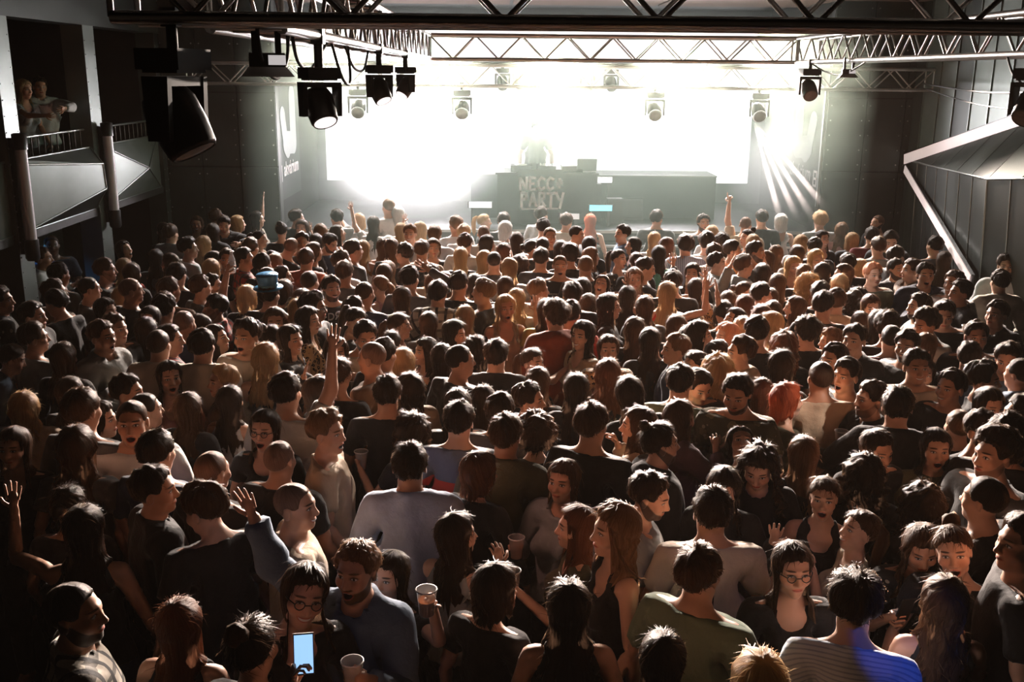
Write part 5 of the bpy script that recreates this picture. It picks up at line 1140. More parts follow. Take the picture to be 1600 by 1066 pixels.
# ------------------------------------------------------------------ the crowd: where each head is seen, then sex, hair, top, facing, pose
# x y sex hairstyle haircolour top colour facing(0 = toward the stage, 90 = right, 180 = toward the camera) options
PEOPLE = """
81 384 M b d t navy 150 tone:dark
67 404 M s m c white 80 L:hold
93 430 M s d t dgrey 30
140 452 M b d t dgrey 60
165 423 M s m t black 70 st
88 475 M s d t black 285 hp:-15
86 458 M s m t brown 60
194 391 W l d t black 110 m:open hp:15
194 420 W l y t red 0
207 428 W l m l black 20
166 487 W l d l black 110 m:smile
205 455 M x d t dgrey 60
192 467 W l y l black 10
244 405 W l d l dgrey 0
265 412 W l m l black 280
267 366 M s m c grey 20
255 361 W l d t black 300
308 351 W w m t beige 170 m:smile R:wave L:hold cL
338 341 M s m t black 20
350 352 M s d j black 165 hp:-20 L:hug
372 350 W o y j black 60
333 363 W l d j black 5
319 384 W w y t black 30
295 389 M q d t white 80
277 430 M s d t black 10
265 455 M s m t brown 40
258 482 M c d t black 10
234 500 W l d t black 190 m:smile L:face
288 507 M x d t navy 20
314 450 M s m t dgrey 50 R:upw bR
332 447 M s d t black 90
336 482 M s d c redplaid 250 st
310 512 W l d t black 255
338 530 W l d t black 100 hp:10 R:hug
316 542 M s d c cream 5
248 540 M b m c cream 5
266 532 M s d c redplaid 80
160 527 M s m j grey 110 m:open R:hold cR
180 515 M s m t black 110
54 529 M s m t grey 60
52 495 M s d j black 90
100 560 W l m l black 10
18 562 W p m j denim 60 ln:20
385 527 M q d t cream 200 m:open R:hold cR
386 465 W o y l black 0
355 406 M s d t black 170
335 408 W l d t black 60
330 422 W o y t black 0
382 405 M s d c redplaid 90 R:face
392 388 M s m t black 20
228 517 W l d l black 0
2 470 M s d c pattern 80
402 343 W l d n cream 80 L:up
464 341 M s d t black 60
472 357 W o m t black 190 m:smile
440 361 W u d t black 0
526 341 M s d t grey 330 R:fwdu L:wave
561 346 W o y t white 0
584 351 W l d t white 20 R:upb L:upw
607 324 M b l t white 330
622 336 W l w t white 0
406 374 W p d t cream 90 m:smile R:fwd L:fwd
454 386 M x m t black 20 tl:25
472 379 M s d t black 170
494 379 W l d t black 0
501 364 W l l t white 350
528 365 W l d n black 80 hp:12
516 381 M s d t navy 120 hp:-25 bd
491 394 W o m t black 60
478 406 M s m c rust 10
411 415 M s d t black 30
430 412 W l l t black 20
419 435 M b d t black 60
442 434 M s d t black 80
535 411 M s m t white 60
553 392 M s d t black 60
567 390 W l y n white 20
538 427 M s m t dgrey 10
484 442 M b m t black 20
518 452 M s d t black 150 bd m:smile print:DRK R:hold cR
421 462 M s d t black 20 tophat
444 455 W o d t black 20
472 471 W o m t black 10
492 482 M c d t black 100 gl
466 487 W o y l black 0
430 504 W w m t brown 170 m:open
482 502 W w d t leopard 110
424 530 W u d t black 30
454 532 W l d l pattern 120 m:smile R:wave
570 460 M b m t navy 30
554 485 M s d t black 60
555 502 W p d t black 130 hp:-20
606 424 W l l t black 0
612 388 W l m t dgrey 10
599 387 W l m n black 0
641 366 M s l t grey 190 m:smile
627 362 W l y t white 10
656 360 W w y t white 330
631 397 M s d t black 300
659 392 M s m t beige 10
679 368 M s l t white 0
677 388 W o m t black 170 L:sidel
640 437 M s d l dgrey 20 R:head
675 430 M s d t cream 10
594 448 W p l n pink 300
600 430 W l m t black 340
628 468 W l m l grey 0
695 442 W l m t black 60
677 446 W l m t black 0
684 460 M s d c plaid 10
717 445 M s d t black 20
720 402 W l y t black 0
712 352 M s l t white 330
725 365 M s y t white 20
727 381 M s m t white 20
757 347 W p y t black 90
787 346 M s d t black 0
756 366 M x d t cream 0
790 359 W o w t white 30
762 382 W o d t white 70 gl
787 395 W l a t black 20
757 407 W l y t cream 30
772 409 M b d t black 0 R:fwdu
755 457 M s l t black 290 R:hold cR
727 497 W l y t black 0
741 445 W o d t black 0
790 450 W l m t black 20
790 482 W w y n beige 165 m:open L:down2
624 510 W p m n cream 90 m:smile R:fwd
670 507 W l m t dgrey 0
710 522 W l d t black 110 hp:-8 m:smile
571 527 M s d t cream 160 hp:-15 bd R:hold cR
612 538 W u d t black 10
600 555 M s d t black 30
581 560 M x l t brown 290
525 552 W w d n black 170 m:smile
630 567 W o y t black 10
665 550 W w d n pink 240 m:smile
690 560 W l d n black 0
719 565 M b d t black 70 tone:mid
742 550 W k d t dgrey 0
775 557 M s d c black 5
415 562 W w y n black 0
530 586 W p m t black 20
796 420 W l y t white 10
846 337 M s d t white 40
849 356 M s d t dgrey 10
885 347 M s m t cream 20
922 347 W l r n black 0
859 370 M b l t black 170
901 367 M b d t black 110 hp:-8
972 366 M s d c denim 245 m:smile
1026 342 M s d t dgrey 10 hy:20
1099 349 M s d t black 170 bd
1165 352 M x l t beige 30 L:up pt
1190 342 M s d t black 0
1022 376 W l y t white 10
989 385 W l d t pattern 260 m:smile
1042 386 W o a t white 60
1071 385 M c d c pinstripe 0
1104 380 M c d t cream 10
1112 366 W o y t white 30
1128 380 W k d t grey 0
1167 372 W u d t black 250
1176 380 W l y t black 0
807 377 W l m n white 0
832 390 W u d t black 80
848 386 M b d t black 10
876 390 W o d t black 0
920 384 W l d t black 10
890 400 M c d t black 0
845 405 M s d t black 10
875 416 M b l t black 180 m:open print:LINE
915 417 M b l t black 0
924 402 W w l t black 80
967 405 W p d t pattern 130 m:open
994 410 W u m t black 0
1029 399 W l d t teal 10
1009 421 M s d t black 100 hp:-12 R:fwd
991 437 W w l t leopard 180
940 447 W l d n beige 200 m:open hp:28
812 415 W k d t black 0
807 470 W l y t cream 0
842 455 M s l t beige 70
894 462 M s d t black 0 L:wave
910 453 W o d t black 0
919 477 W l m t red 10
952 480 W w d l black 100 m:smile
980 465 W l d l black 0
1007 482 W l m t dgrey 0
1042 460 W l y n red 10 L:upb R:upb
1051 442 M s d t black 0
1082 428 W l d t black 200
1087 452 W l d l black 0 L:up
1120 412 M s d c grey 110 R:upb
1115 397 M s m t white 20
1145 392 M s d t orange 100
1162 417 M q m j grey 80
1181 395 M s d t black 120 bd
1196 407 W o m t black 250
1164 457 W u m t black 110
1137 472 W l m t leopard 0 L:up
1164 480 W l a t black 30
1191 429 W l d t black 0
1190 462 M s d t black 80
868 495 M c m h rust 340
892 492 M s d t red 20
854 487 W l m t yellow 10
910 525 W w d t beige 220 m:smile
950 547 W l m t leopard 180 m:open hp:5
991 517 W l m l black 0
1015 535 W l d l black 0
1057 512 W o m t black 30
1074 530 W l d t white 10
1092 525 W l d t white 100
1147 502 W o d t black 250 hp:18 R:upw
1135 527 W o p t black 250
1160 517 W l y t black 10
1181 520 M s d t black 0
1055 547 M s l c navy 265 R:wave
1086 572 W u d t black 250
1122 555 W l d t white 70
1157 552 M s m h beige 265
1122 582 W k y t black 0
832 567 W p m n black 130 m:smile L:side
950 587 W w a t pattern 0
841 599 W l m t black 20
1062 599 M s d t green 20
1190 497 W o a t black 20
1130 490 W o d t black 0
1220 347 W o w n white 0 pack
1281 346 M c y t grey 0
1285 374 W l d t black 160 m:smile
1315 361 W w l t pink 20
1371 349 M x d t black 250 bd tone:mid
1362 370 M s d t maroon 20
1331 377 W o y j black 20
1372 386 M s m t grey 0
1391 377 M s d t black 190 hp:-25
1251 381 W o y t white 20
1245 398 W l m t white 0
1212 398 W w l t black 30 R:hold cR
1272 387 M s d t black 0
1275 406 W w y n pink 170 m:open
1239 417 W w y t black 170 hp:-10
1215 445 W l m t black 20
1257 430 W l l t black 30
1286 427 W l d t black 60
1264 448 W k y t red 140 m:smile
1312 446 W l y t cream 20
1317 430 W l m t black 270
1324 413 M s d t black 0
1342 420 W o y t black 330
1364 430 M s p t olive 170 tone:light
1400 422 M s d c black 160 bd
1400 402 M s d t dgrey 60
1424 423 M s m j brown 265
1446 430 M s d j navy 190 m:open L:fwdu
1460 385 M s d t dgrey 340
1475 408 W l m n black 30 R:side
1490 443 M s m t white 240 m:smile
1500 458 M s d c black 265
1572 417 M q d c white 200
1562 441 M s d c cream 0 L:sidel
1340 470 W k d t black 0
1282 460 M s d t black 30
1306 472 M s m c beige 20
1286 478 M s d t black 40
1242 482 W l m n black 285 m:open
1207 490 W l m t black 20
1360 480 W l m t black 180 hp:-12
1344 506 W l m t black 10
1372 505 W l d t black 0
1386 512 W c d t black 20
1435 480 M s d t grey 265 bd R:face
1475 492 M s d t black 200 hp:-18
1446 508 M c d t grey 250 hp:-15
1557 492 M s d j black 240 R:face cR
1525 527 M s d t black 190
1575 562 M s d j denim 215 hp:-18
1514 558 M s d t black 30 L:wave
1261 520 M c d t black 0
1297 535 W k l t black 270
1335 532 M s d j black 225
1392 530 M b d t maroon 10
1417 542 M s d t black 220 bd m:smile
1445 542 W l l t black 0
1225 543 W k a t black 10
1222 573 W l d l black 40
1302 563 M s d t black 240
1322 588 M s d t black 235 m:open
1282 592 M b m t beige 0
1592 585 M b d j denim 330
1203 468 W l m t black 0
1204 510 W w y t cream 250
111 615 W l m t black 20
130 642 M s m t dgrey 20
38 640 W w y j beige 330 L:wave
200 614 M s d t black 90
265 590 W l d n pink 150 m:open
229 642 M b d t black 60
207 660 M b m t white 170 m:open
157 657 W o d t black 90
22 700 W l m t black 180
120 700 W w m t dgrey 0
246 708 M s d t navy 20
295 640 W l m l black 20
348 597 M s y j brown 240
360 628 W l d n white 20
332 738 M x m t black 30
242 768 M s d c black 80
320 798 M q m t black 295 hp:-18 R:fold
108 792 W u d t black 0
132 828 W l d n black 355 L:upb
447 615 M s d t white 20 R:up
500 617 W l d l black 90
414 672 W l d t black 190 m:open gl
437 720 M x m t black 20
512 677 M q l t beige 110 m:open R:down2
462 792 M x m t beige 100 m:smile R:hold cR
605 617 M s d t black 0
640 610 W w d j beige 320
640 677 W k d t black 285 m:smile R:holdh L:holdh cL bR
715 635 W l d t black 0
755 627 W l d t brown 0
717 660 M s d t striped 10
782 645 M s d t dgrey 20
790 682 M s m c olive 20
640 730 M s d c lblue 0 R:wave
750 740 W o a l black 60 hp:-8
714 838 W l d n grey 60 R:face L:face
827 627 M s d t denim 100 m:open
900 610 W l d l black 0
985 617 W l d l black 5 tl:-14
837 680 W e d t black 0
924 665 M s m l black 30
997 667 W l m j beige 280 R:face
1031 695 M n d h black 80 bd
1062 655 W l m j mauve 60 R:face
1092 605 M s d t black 160 hp:-22
1152 617 M s d t camo 210 bd hp:-15
1157 695 W l d t black 180 m:open hp:38
1190 617 W l a t black 20
1185 732 W k d j black 200 hp:-25
880 752 W l m j grey 210 R:hold cR
1130 765 W l d l black 200 hp:-15 L:wave
1015 777 M s d t grey 110 bd hp:-15
900 825 W l a t olive 270 L:holdh cL
1112 802 M s d t cream 0 print:PATCH
960 830 W w l n black 255 L:down2
1230 627 W o r t olive 80 m:smile R:holdh cR
1360 625 M s d c black 260 m:smile R:wave st
1402 637 M s d c black 20 L:sidel
1432 574 M s d l cream 185 m:smile L:hold cL
1485 607 M s d t black 240 m:smile R:hold
1537 595 M q d t black 120
1545 635 W l d t black 170 hp:-8
1497 667 M b l t black 0
1535 675 M s d t black 160
1575 683 M s d t black 60
1370 705 M s d t black 160 hp:-12
1462 702 W l d l olive 190 m:open R:down2 L:hold
1552 712 M c d t dgrey 250 st
1255 712 W l l l black 10
1350 745 W k d t black 0
1287 778 W p m n black 200 m:open
1442 792 W k d t black 0 L:wave
1537 782 M b d t black 320
1342 830 W p m t cream 260 hp:12 m:smile L:face
1442 585 W l d t black 200
1596 650 M s d t black 300
118 960 M b d c plaid 90 bd
282 978 W l a n black 10
395 1015 W u d t black 20
585 1150 W l d n black 335 L:phoneh ph
475 930 W l d t black 160 gl m:smile ro:-15
557 893 M s l j denim 200 bd m:open R:upw L:holdh cL
610 900 W l d t black 210 m:open L:upb cL
775 922 W o d t black 60 hp:-10
1092 898 M s m t green 40
888 950 W l d n black 0
1035 1032 W l d t black 10
1238 890 W l d t black 178 gl L:chest
1335 948 M c d t ribbed 20 ln:18
1440 858 W w m t pattern 190 hp:-20 R:holdh ph
1490 862 W u m t black 205 m:open ro:12
1475 942 W w m n black 10 R:holdh cR
1597 850 M s d t black 265
1185 1068 W w y t black 5
"""
# ------------------------------------------------------------------ place and build the crowd
HW = {'k': 'black', 'd': 'dark', 'm': 'brown', 'l': 'light brown', 'y': 'blond', 'r': 'red', 'a': 'auburn', 'p': 'copper', 'w': 'platinum'}
SW = {'s': 'short {} hair', 'q': '{} quiff', 'b': 'cropped {} hair', 'x': 'shaved head', 'c': 'short curly {} hair', 'n': '{} top knot', 'l': 'long {} hair', 'w': 'wavy {} hair', 'o': '{} bob', 'p': '{} ponytail', 'u': '{} hair pinned up', 'k': 'long curly {} hair', 'e': '{} afro curls'}
KW = {'t': 'T-shirt', 'l': 'long-sleeved top', 'c': 'shirt', 'h': 'hoodie', 'j': 'jacket', 'n': 'tank top'}
CW = {'dgrey': 'charcoal', 'lblue': 'light blue', 'denim': 'blue denim', 'redplaid': 'red plaid', 'leopard': 'leopard print', 'pattern': 'speckled black', 'striped': 'red-banded grey', 'ribbed': 'white ribbed', 'pinstripe': 'blue pinstriped', 'camo': 'camouflage'}
PEEPS = []
_rng = random.Random(11)
for ln in PEOPLE.strip().splitlines():
    t = ln.split(); p = dict(x=float(t[0]), y=float(t[1]), sex=t[2], hs=t[3], hc=t[4], tk=t[5], tc=t[6], yaw=float(t[7]), R='down', L='down', m='closed', hp=0, hy=0, ro=0, ln=0, tl=0, bd=0, tone=None, ex=set(), i=len(PEEPS))
    for o in t[8:]:
        if ':' in o:
            k, v = o.split(':'); p[k] = v if k in ('R', 'L', 'm', 'tone', 'print') else float(v)
        elif o == 'bd': p['bd'] = 2
        elif o == 'st': p['bd'] = 1
        else: p['ex'].add(o)
    if p['R'] == 'down' and _rng.random() < 0.35: p['R'] = 'down2'
    if p['L'] == 'down' and _rng.random() < 0.35: p['L'] = 'down2'
    if p['tone'] is None: p['tone'] = _rng.choice(('light', 'light', 'mid', 'mid', 'tan')) if p['sex'] == 'M' else _rng.choice(('light', 'light', 'mid'))
    away = min(p['yaw'], 360 - p['yaw'])
    if p['hy'] == 0 and 40 <= away <= 140 and _rng.random() < 0.5:      # glancing sideways: the trunk stays nearer to the stage
        h = (25 if p['yaw'] < 180 else -25); p['hy'] = h; p['yaw'] -= h
    p['pose'] = Pose(p['sex'], p['R'], p['L'], p['hy'], p['hp'], p['ro'], p['ln'], p['tl'])
    p['hoff'] = p['pose'].head(HEADC[None])[0]
    base = 1.785 if p['sex'] == 'M' else 1.685
    p['H'] = base + _rng.uniform(-0.025, 0.025); p['lo'], p['hi'] = base - 0.11, base + 0.11
    PEEPS.append(p)
def root_of(p, H):
    s = H / 1.78; hz = p['hoff'][2] * s; w = on_z(p['x'], p['y'], hz)
    a = -math.radians(p['yaw']); ox, oy = p['hoff'][0] * s, p['hoff'][1] * s
    return np.array((w.x - (ox * math.cos(a) - oy * math.sin(a)), w.y - (ox * math.sin(a) + oy * math.cos(a))))
n = len(PEEPS); H = np.array([p['H'] for p in PEEPS]); LO = np.array([p['lo'] for p in PEEPS]); HI = np.array([p['hi'] for p in PEEPS]); H0 = H.copy()
for it in range(70):
    XY = np.array([root_of(PEEPS[i], H[i]) for i in range(n)])
    D = XY[:, None] - XY[None]; dist = np.hypot(D[..., 0], D[..., 1]) + np.eye(n) * 9
    ov = np.clip(0.40 - dist, 0, None); f = (ov * np.sign(D[..., 1])).sum(1)     # pushed away from the camera -> shorter
    H = np.clip(H - f * 0.05 + (H0 - H) * 0.01, LO, HI)
    if it < 69 and ov.max() < 0.01: break
for i in range(n):      # nobody stands inside the stage front
    while root_of(PEEPS[i], H[i])[1] > 15.0 and H[i] < 1.95: H[i] += 0.01
XY = np.array([root_of(PEEPS[i], H[i]) for i in range(n)])
for i, p in enumerate(PEEPS):
    p['s'] = H[i] / 1.78; p['xy'] = XY[i]; p['y3'] = XY[i][1]; p['pxh'] = 0.24 * p['s'] * FPX / max(1.0, p['y3'])

M_CUP, nt, b = new_mat('clear_plastic'); tr = N(nt, 'ShaderNodeBsdfTransparent'); mx = N(nt, 'ShaderNodeMixShader'); out = [q for q in nt.nodes if q.type == 'OUTPUT_MATERIAL'][0]
b.inputs['Base Color'].default_value = (0.8, 0.78, 0.76, 1); b.inputs['Roughness'].default_value = 0.15; mx.inputs[0].default_value = 0.42; lk(nt, tr.outputs[0], mx.inputs[1]); lk(nt, b.outputs[0], mx.inputs[2]); lk(nt, mx.outputs[0], out.inputs[0])
M_DRINK = plain('amber_drink', (0.30, 0.09, 0.03), 0.1); M_COLA = plain('dark_drink', (0.04, 0.012, 0.008), 0.1); M_RIM = plain('cup_rim', (0.75, 0.72, 0.70), 0.3)
M_SCREEN = plain('phone_screen', (0.1, 0.2, 0.4), 0.2, emit=(0.35, 0.62, 1.0), estr=1.1); M_PHONE = plain('phone_body', (0.02, 0.02, 0.022), 0.3); M_PHONE2 = plain('phone_back', (0.25, 0.22, 0.25), 0.3, 0.5)
M_LETTER = plain('white_print', (0.75, 0.73, 0.70), 0.8); M_GLASS = plain('spectacle_frame', (0.01, 0.01, 0.01), 0.3); M_HAT = plain('shiny_blue_hat', (0.05, 0.22, 0.42), 0.25, 0.4, 0.4, 20); M_BAND = plain('hat_band', (0.12, 0.32, 0.42), 0.2, 0.6)
def cup_proto():
    r = empty('plastic_cup'); MB().lathe([(0.031, 0), (0.033, 0.002), (0.044, 0.118)], 16, cap=False).lathe([(0.0, 0.001), (0.031, 0.0)], 16, cap=False).build('cup_wall', M_CUP, r)
    MB().lathe([(0.0435, 0.115), (0.0475, 0.117), (0.0475, 0.121), (0.0435, 0.122)], 16, cap=False).build('cup_rim', M_RIM, r)
    MB().lathe([(0.0305, 0.003), (0.0385, 0.07)], 16).build('drink', M_DRINK, r); return r
def bottle_proto():
    r = empty('water_bottle'); MB().lathe([(0.030, 0), (0.033, 0.01), (0.033, 0.05), (0.030, 0.055), (0.033, 0.06), (0.033, 0.13), (0.015, 0.18), (0.013, 0.19)], 14).build('bottle_body', M_CUP, r)
    MB().lathe([(0.0345, 0.075), (0.0345, 0.115)], 14, cap=False).build('paper_label', M_RIM, r)
    MB().lathe([(0.016, 0.19), (0.016, 0.21)], 12).build('cap', M_RIM, r); return r
def phone_proto():
    r = empty('smartphone'); MB().box((-0.036, -0.004, 0), (0.036, 0.004, 0.148)).build('phone_case', M_PHONE, r)
    MB().box((-0.033, -0.0052, 0.006), (0.033, -0.004, 0.142)).build('screen', M_SCREEN, r); return r
_protos = {}
def prop(kind, loc, label, cat, group, rzv=0, tilt=0):
    if kind not in _protos:
        r = _protos[kind] = {'cup': cup_proto, 'bottle': bottle_proto, 'phone': phone_proto}[kind]()
    else: r = copy_tree(_protos[kind])
    r.location = loc; r.rotation_euler = (tilt, 0, rzv); tag(r, label, cat, group); return r

# who stands out enough to describe the others by
LANDMARKS = [(421, 445, 'the blue top hat'), (868, 500, 'the rust hoodie'), (518, 455, 'the DRK shirt'), (922, 347, 'the red-haired woman'), (1230, 630, 'the spotlit copper bob'), (1364, 432, 'the spotlit man in olive'),
             (1220, 347, 'the platinum bob'), (1071, 390, 'the pinstriped shirt'), (1042, 465, 'the red tank top'), (1152, 620, 'the camouflage shirt'), (1335, 960, 'the white ribbed shirt'), (640, 745, 'the light blue shirt'), (717, 665, 'the red-banded shirt'),
             (950, 550, 'the singing leopard-print woman'), (790, 485, 'the laughing wavy blonde'), (512, 680, 'the shouting man in beige'), (437, 975, 'the glowing phone'), (207, 665, 'the white T-shirt man facing back'), (684, 462, 'the plaid shirt'),
             (50, 360, 'the near tube lamp'), (183, 330, 'the second tube lamp'), (1490, 360, 'the slanting light strip'), (845, 305, 'the booth lettering'), (640, 565, 'the pale blond bob'), (415, 565, 'the curly blond hair'), (1112, 805, 'the man with back print'),
             (1432, 575, 'the smiling man in cream'), (557, 895, 'the shouting denim jacket'), (1440, 860, 'the couple taking a selfie'), (837, 680, 'the dark afro curls'), (1562, 445, 'the broad cream shirt'), (338, 350, 'the hugging black jackets'), (316, 545, 'the pair of cream shirts'),
             (880, 755, 'the woman in grey jacket'), (1238, 892, 'the woman with necklace and glasses'), (118, 960, 'the bearded plaid shirt'), (265, 590, 'the laughing woman in pink'), (160, 527, 'the grey jacket'), (584, 352, 'the dancing white T-shirt'), (1122, 582, 'the curly blond mane'), (1552, 714, 'the curly-haired charcoal shirt')]
ORD = ['', 'second ', 'third ', 'fourth ', 'fifth ', 'sixth ', 'seventh ', 'eighth ']
def look(p):
    w = 'man' if p['sex'] == 'M' else 'woman'; hair = SW[p['hs']].format(HW[p['hc']])
    top = CW.get(p['tc'], p['tc']) + ' ' + KW[p['tk']]
    h = (p['yaw'] + p['hy']) % 360; a = min(h, 360 - h)
    return w, hair, top, ('back turned' if a < 45 else ('facing back' if a > 135 else ('looking right' if h < 180 else 'looking left')))
def act(p):
    arms = (p['R'], p['L'])
    if p['m'] == 'open': return 'laughing' if p['sex'] == 'W' else 'shouting'
    if any(a in ('up', 'upw', 'upb') for a in arms): return 'arm raised'
    if p['m'] == 'smile': return 'smiling'
    if 'gl' in p['ex']: return 'wearing glasses'
    if p['hp'] < -10: return 'head bowed'
    return ''
groups = {}
for p in PEEPS:
    w, hair, top, face = look(p); ac = act(p)
    best = min((l for l in LANDMARKS if not (abs(l[0] - p['x']) < 9 and abs(l[1] - p['y']) < 17)), key=lambda l: math.hypot(l[0] - p['x'], (l[1] - p['y']) * 1.15) * (0.05 if (abs(l[0] - p['x']) < 16 and abs(l[1] - p['y']) < 18 and False) else 1))
    dx, dy = p['x'] - best[0], p['y'] - best[1]
    own = abs(dx) < 14 and abs(dy) < 16
    rel = ('left of' if dx < 0 else 'right of') if abs(dx) > abs(dy) * 1.1 else ('beyond' if dy < 0 else 'in front of')
    p['lm'] = best; p['rel'] = rel; p['look'] = (w, hair, top, face, ac); p['d'] = math.hypot(dx, dy)
    groups.setdefault((w, hair, top, face, ac, best[2], rel), []).append(p)
for k, lst in groups.items():
    lst.sort(key=lambda p: p['d'])
    for j, p in enumerate(lst):
        w, hair, top, face, ac, lm, rel = k
        o = ORD[min(j, 7)] if len(lst) > 1 else ''
        if len(lst) > 1 and j == 0: o = 'first '
        full = '%s with %s in %s, %s, %s%s %s' % (w, hair, top, (ac or face), o, rel, lm)
        ws = full.split()
        if len(ws) > 16: full = '%s with %s, %s, %s, %s%s %s' % (w, hair, top, (ac or face), o, rel, lm); ws = full.split()
        if len(ws) > 16: full = '%s, %s, %s, %s%s %s' % (w, hair, top, o, rel, lm)
        p['label'] = full
_seen = {}
for p in PEEPS: _seen.setdefault(p['label'], []).append(p)
for k, lst in _seen.items():
    if len(lst) > 1:
        for p in lst:
            w, hair, top, face, ac = p['look']; p['label'] = '%s, %s, %s, %s, %s %s' % (w, hair, top, face, p['rel'], p['lm'][2])
def wl(pre, p):
    w, hair, top, face, ac = p['look']
    for f in ('%s %s in %s, %s %s' % (pre, w, top, p['rel'], p['lm'][2]), '%s %s %s %s' % (pre, w, p['rel'], p['lm'][2])):
        if len(f.split()) <= 16: break
    return f
def short(p): return '%s in %s' % (p['look'][0], p['look'][2])

order = sorted(PEEPS, key=lambda p: -(p['y'] + (40 if (p['hc'] in 'rw' or p['i'] in () or 'pt' in p['ex']) else 0)))
SINGLE = set(p['i'] for p in order[:318])
stuffV, stuffF, stuffR, stuffU, stuffM, stuffMats = [], [], [], [], [], []
def stuff_add(me, M, mat):
    nv = len(me.vertices); co = np.empty(nv * 3, np.float32); me.vertices.foreach_get('co', co); co = co.reshape(-1, 3)
    Mn = np.array(M); co = co @ Mn[:3, :3].T + Mn[:3, 3]
    r = np.zeros((nv, 3), np.float32); u = np.zeros((nv, 3), np.float32)
    for nm, arr in (('rest', r), ('huv', u)):
        a = me.attributes.get(nm)
        if a: q = np.empty(nv * 3, np.float32); a.data.foreach_get('vector', q); arr[:] = q.reshape(-1, 3)
    b = sum(len(v) for v in stuffV); stuffV.append(co); stuffR.append(r); stuffU.append(u)
    if mat not in stuffMats: stuffMats.append(mat)
    mi = stuffMats.index(mat)
    for pl in me.polygons: stuffF.append(tuple(b + i for i in pl.vertices)); stuffM.append(mi)
def glasses_mesh(pose):
    mb = MB()
    for sg in (-1, 1):
        ring = [(sg * (0.034 + 0.021 * math.cos(a)), 0.104 - 0.006 * abs(math.cos(a)) * (1 if True else 0), 1.668 + 0.018 * math.sin(a)) for a in [i * 2 * math.pi / 12 for i in range(13)]]
        mb.tube(ring, 0.0026, 5); mb.tube([(sg * 0.055, 0.098, 1.672), (sg * 0.079, 0.05, 1.672), (sg * 0.083, -0.01, 1.668)], 0.0026, 5)
    mb.tube([(-0.013, 0.106, 1.672), (0, 0.11, 1.675), (0.013, 0.106, 1.672)], 0.0026, 5)
    v = pose.head(np.array(mb.v)); mb.v = [tuple(q) for q in v]; return mb
def hat_mesh(pose, band):
    mb = MB()
    if not band: mb.lathe([(0.0, 0.0), (0.135, 0.004), (0.14, 0.012), (0.088, 0.014), (0.090, 0.05), (0.104, 0.135), (0.10, 0.142), (0.0, 0.144)], 24, cap=False)
    else: mb.lathe([(0.0895, 0.016), (0.0925, 0.018), (0.0945, 0.048), (0.0915, 0.05)], 24, cap=False)
    v = np.array(mb.v) @ rx(math.radians(6)).T + np.array((0, -0.012, 1.735)); v = pose.head(v); mb.v = [tuple(q) for q in v]; return mb
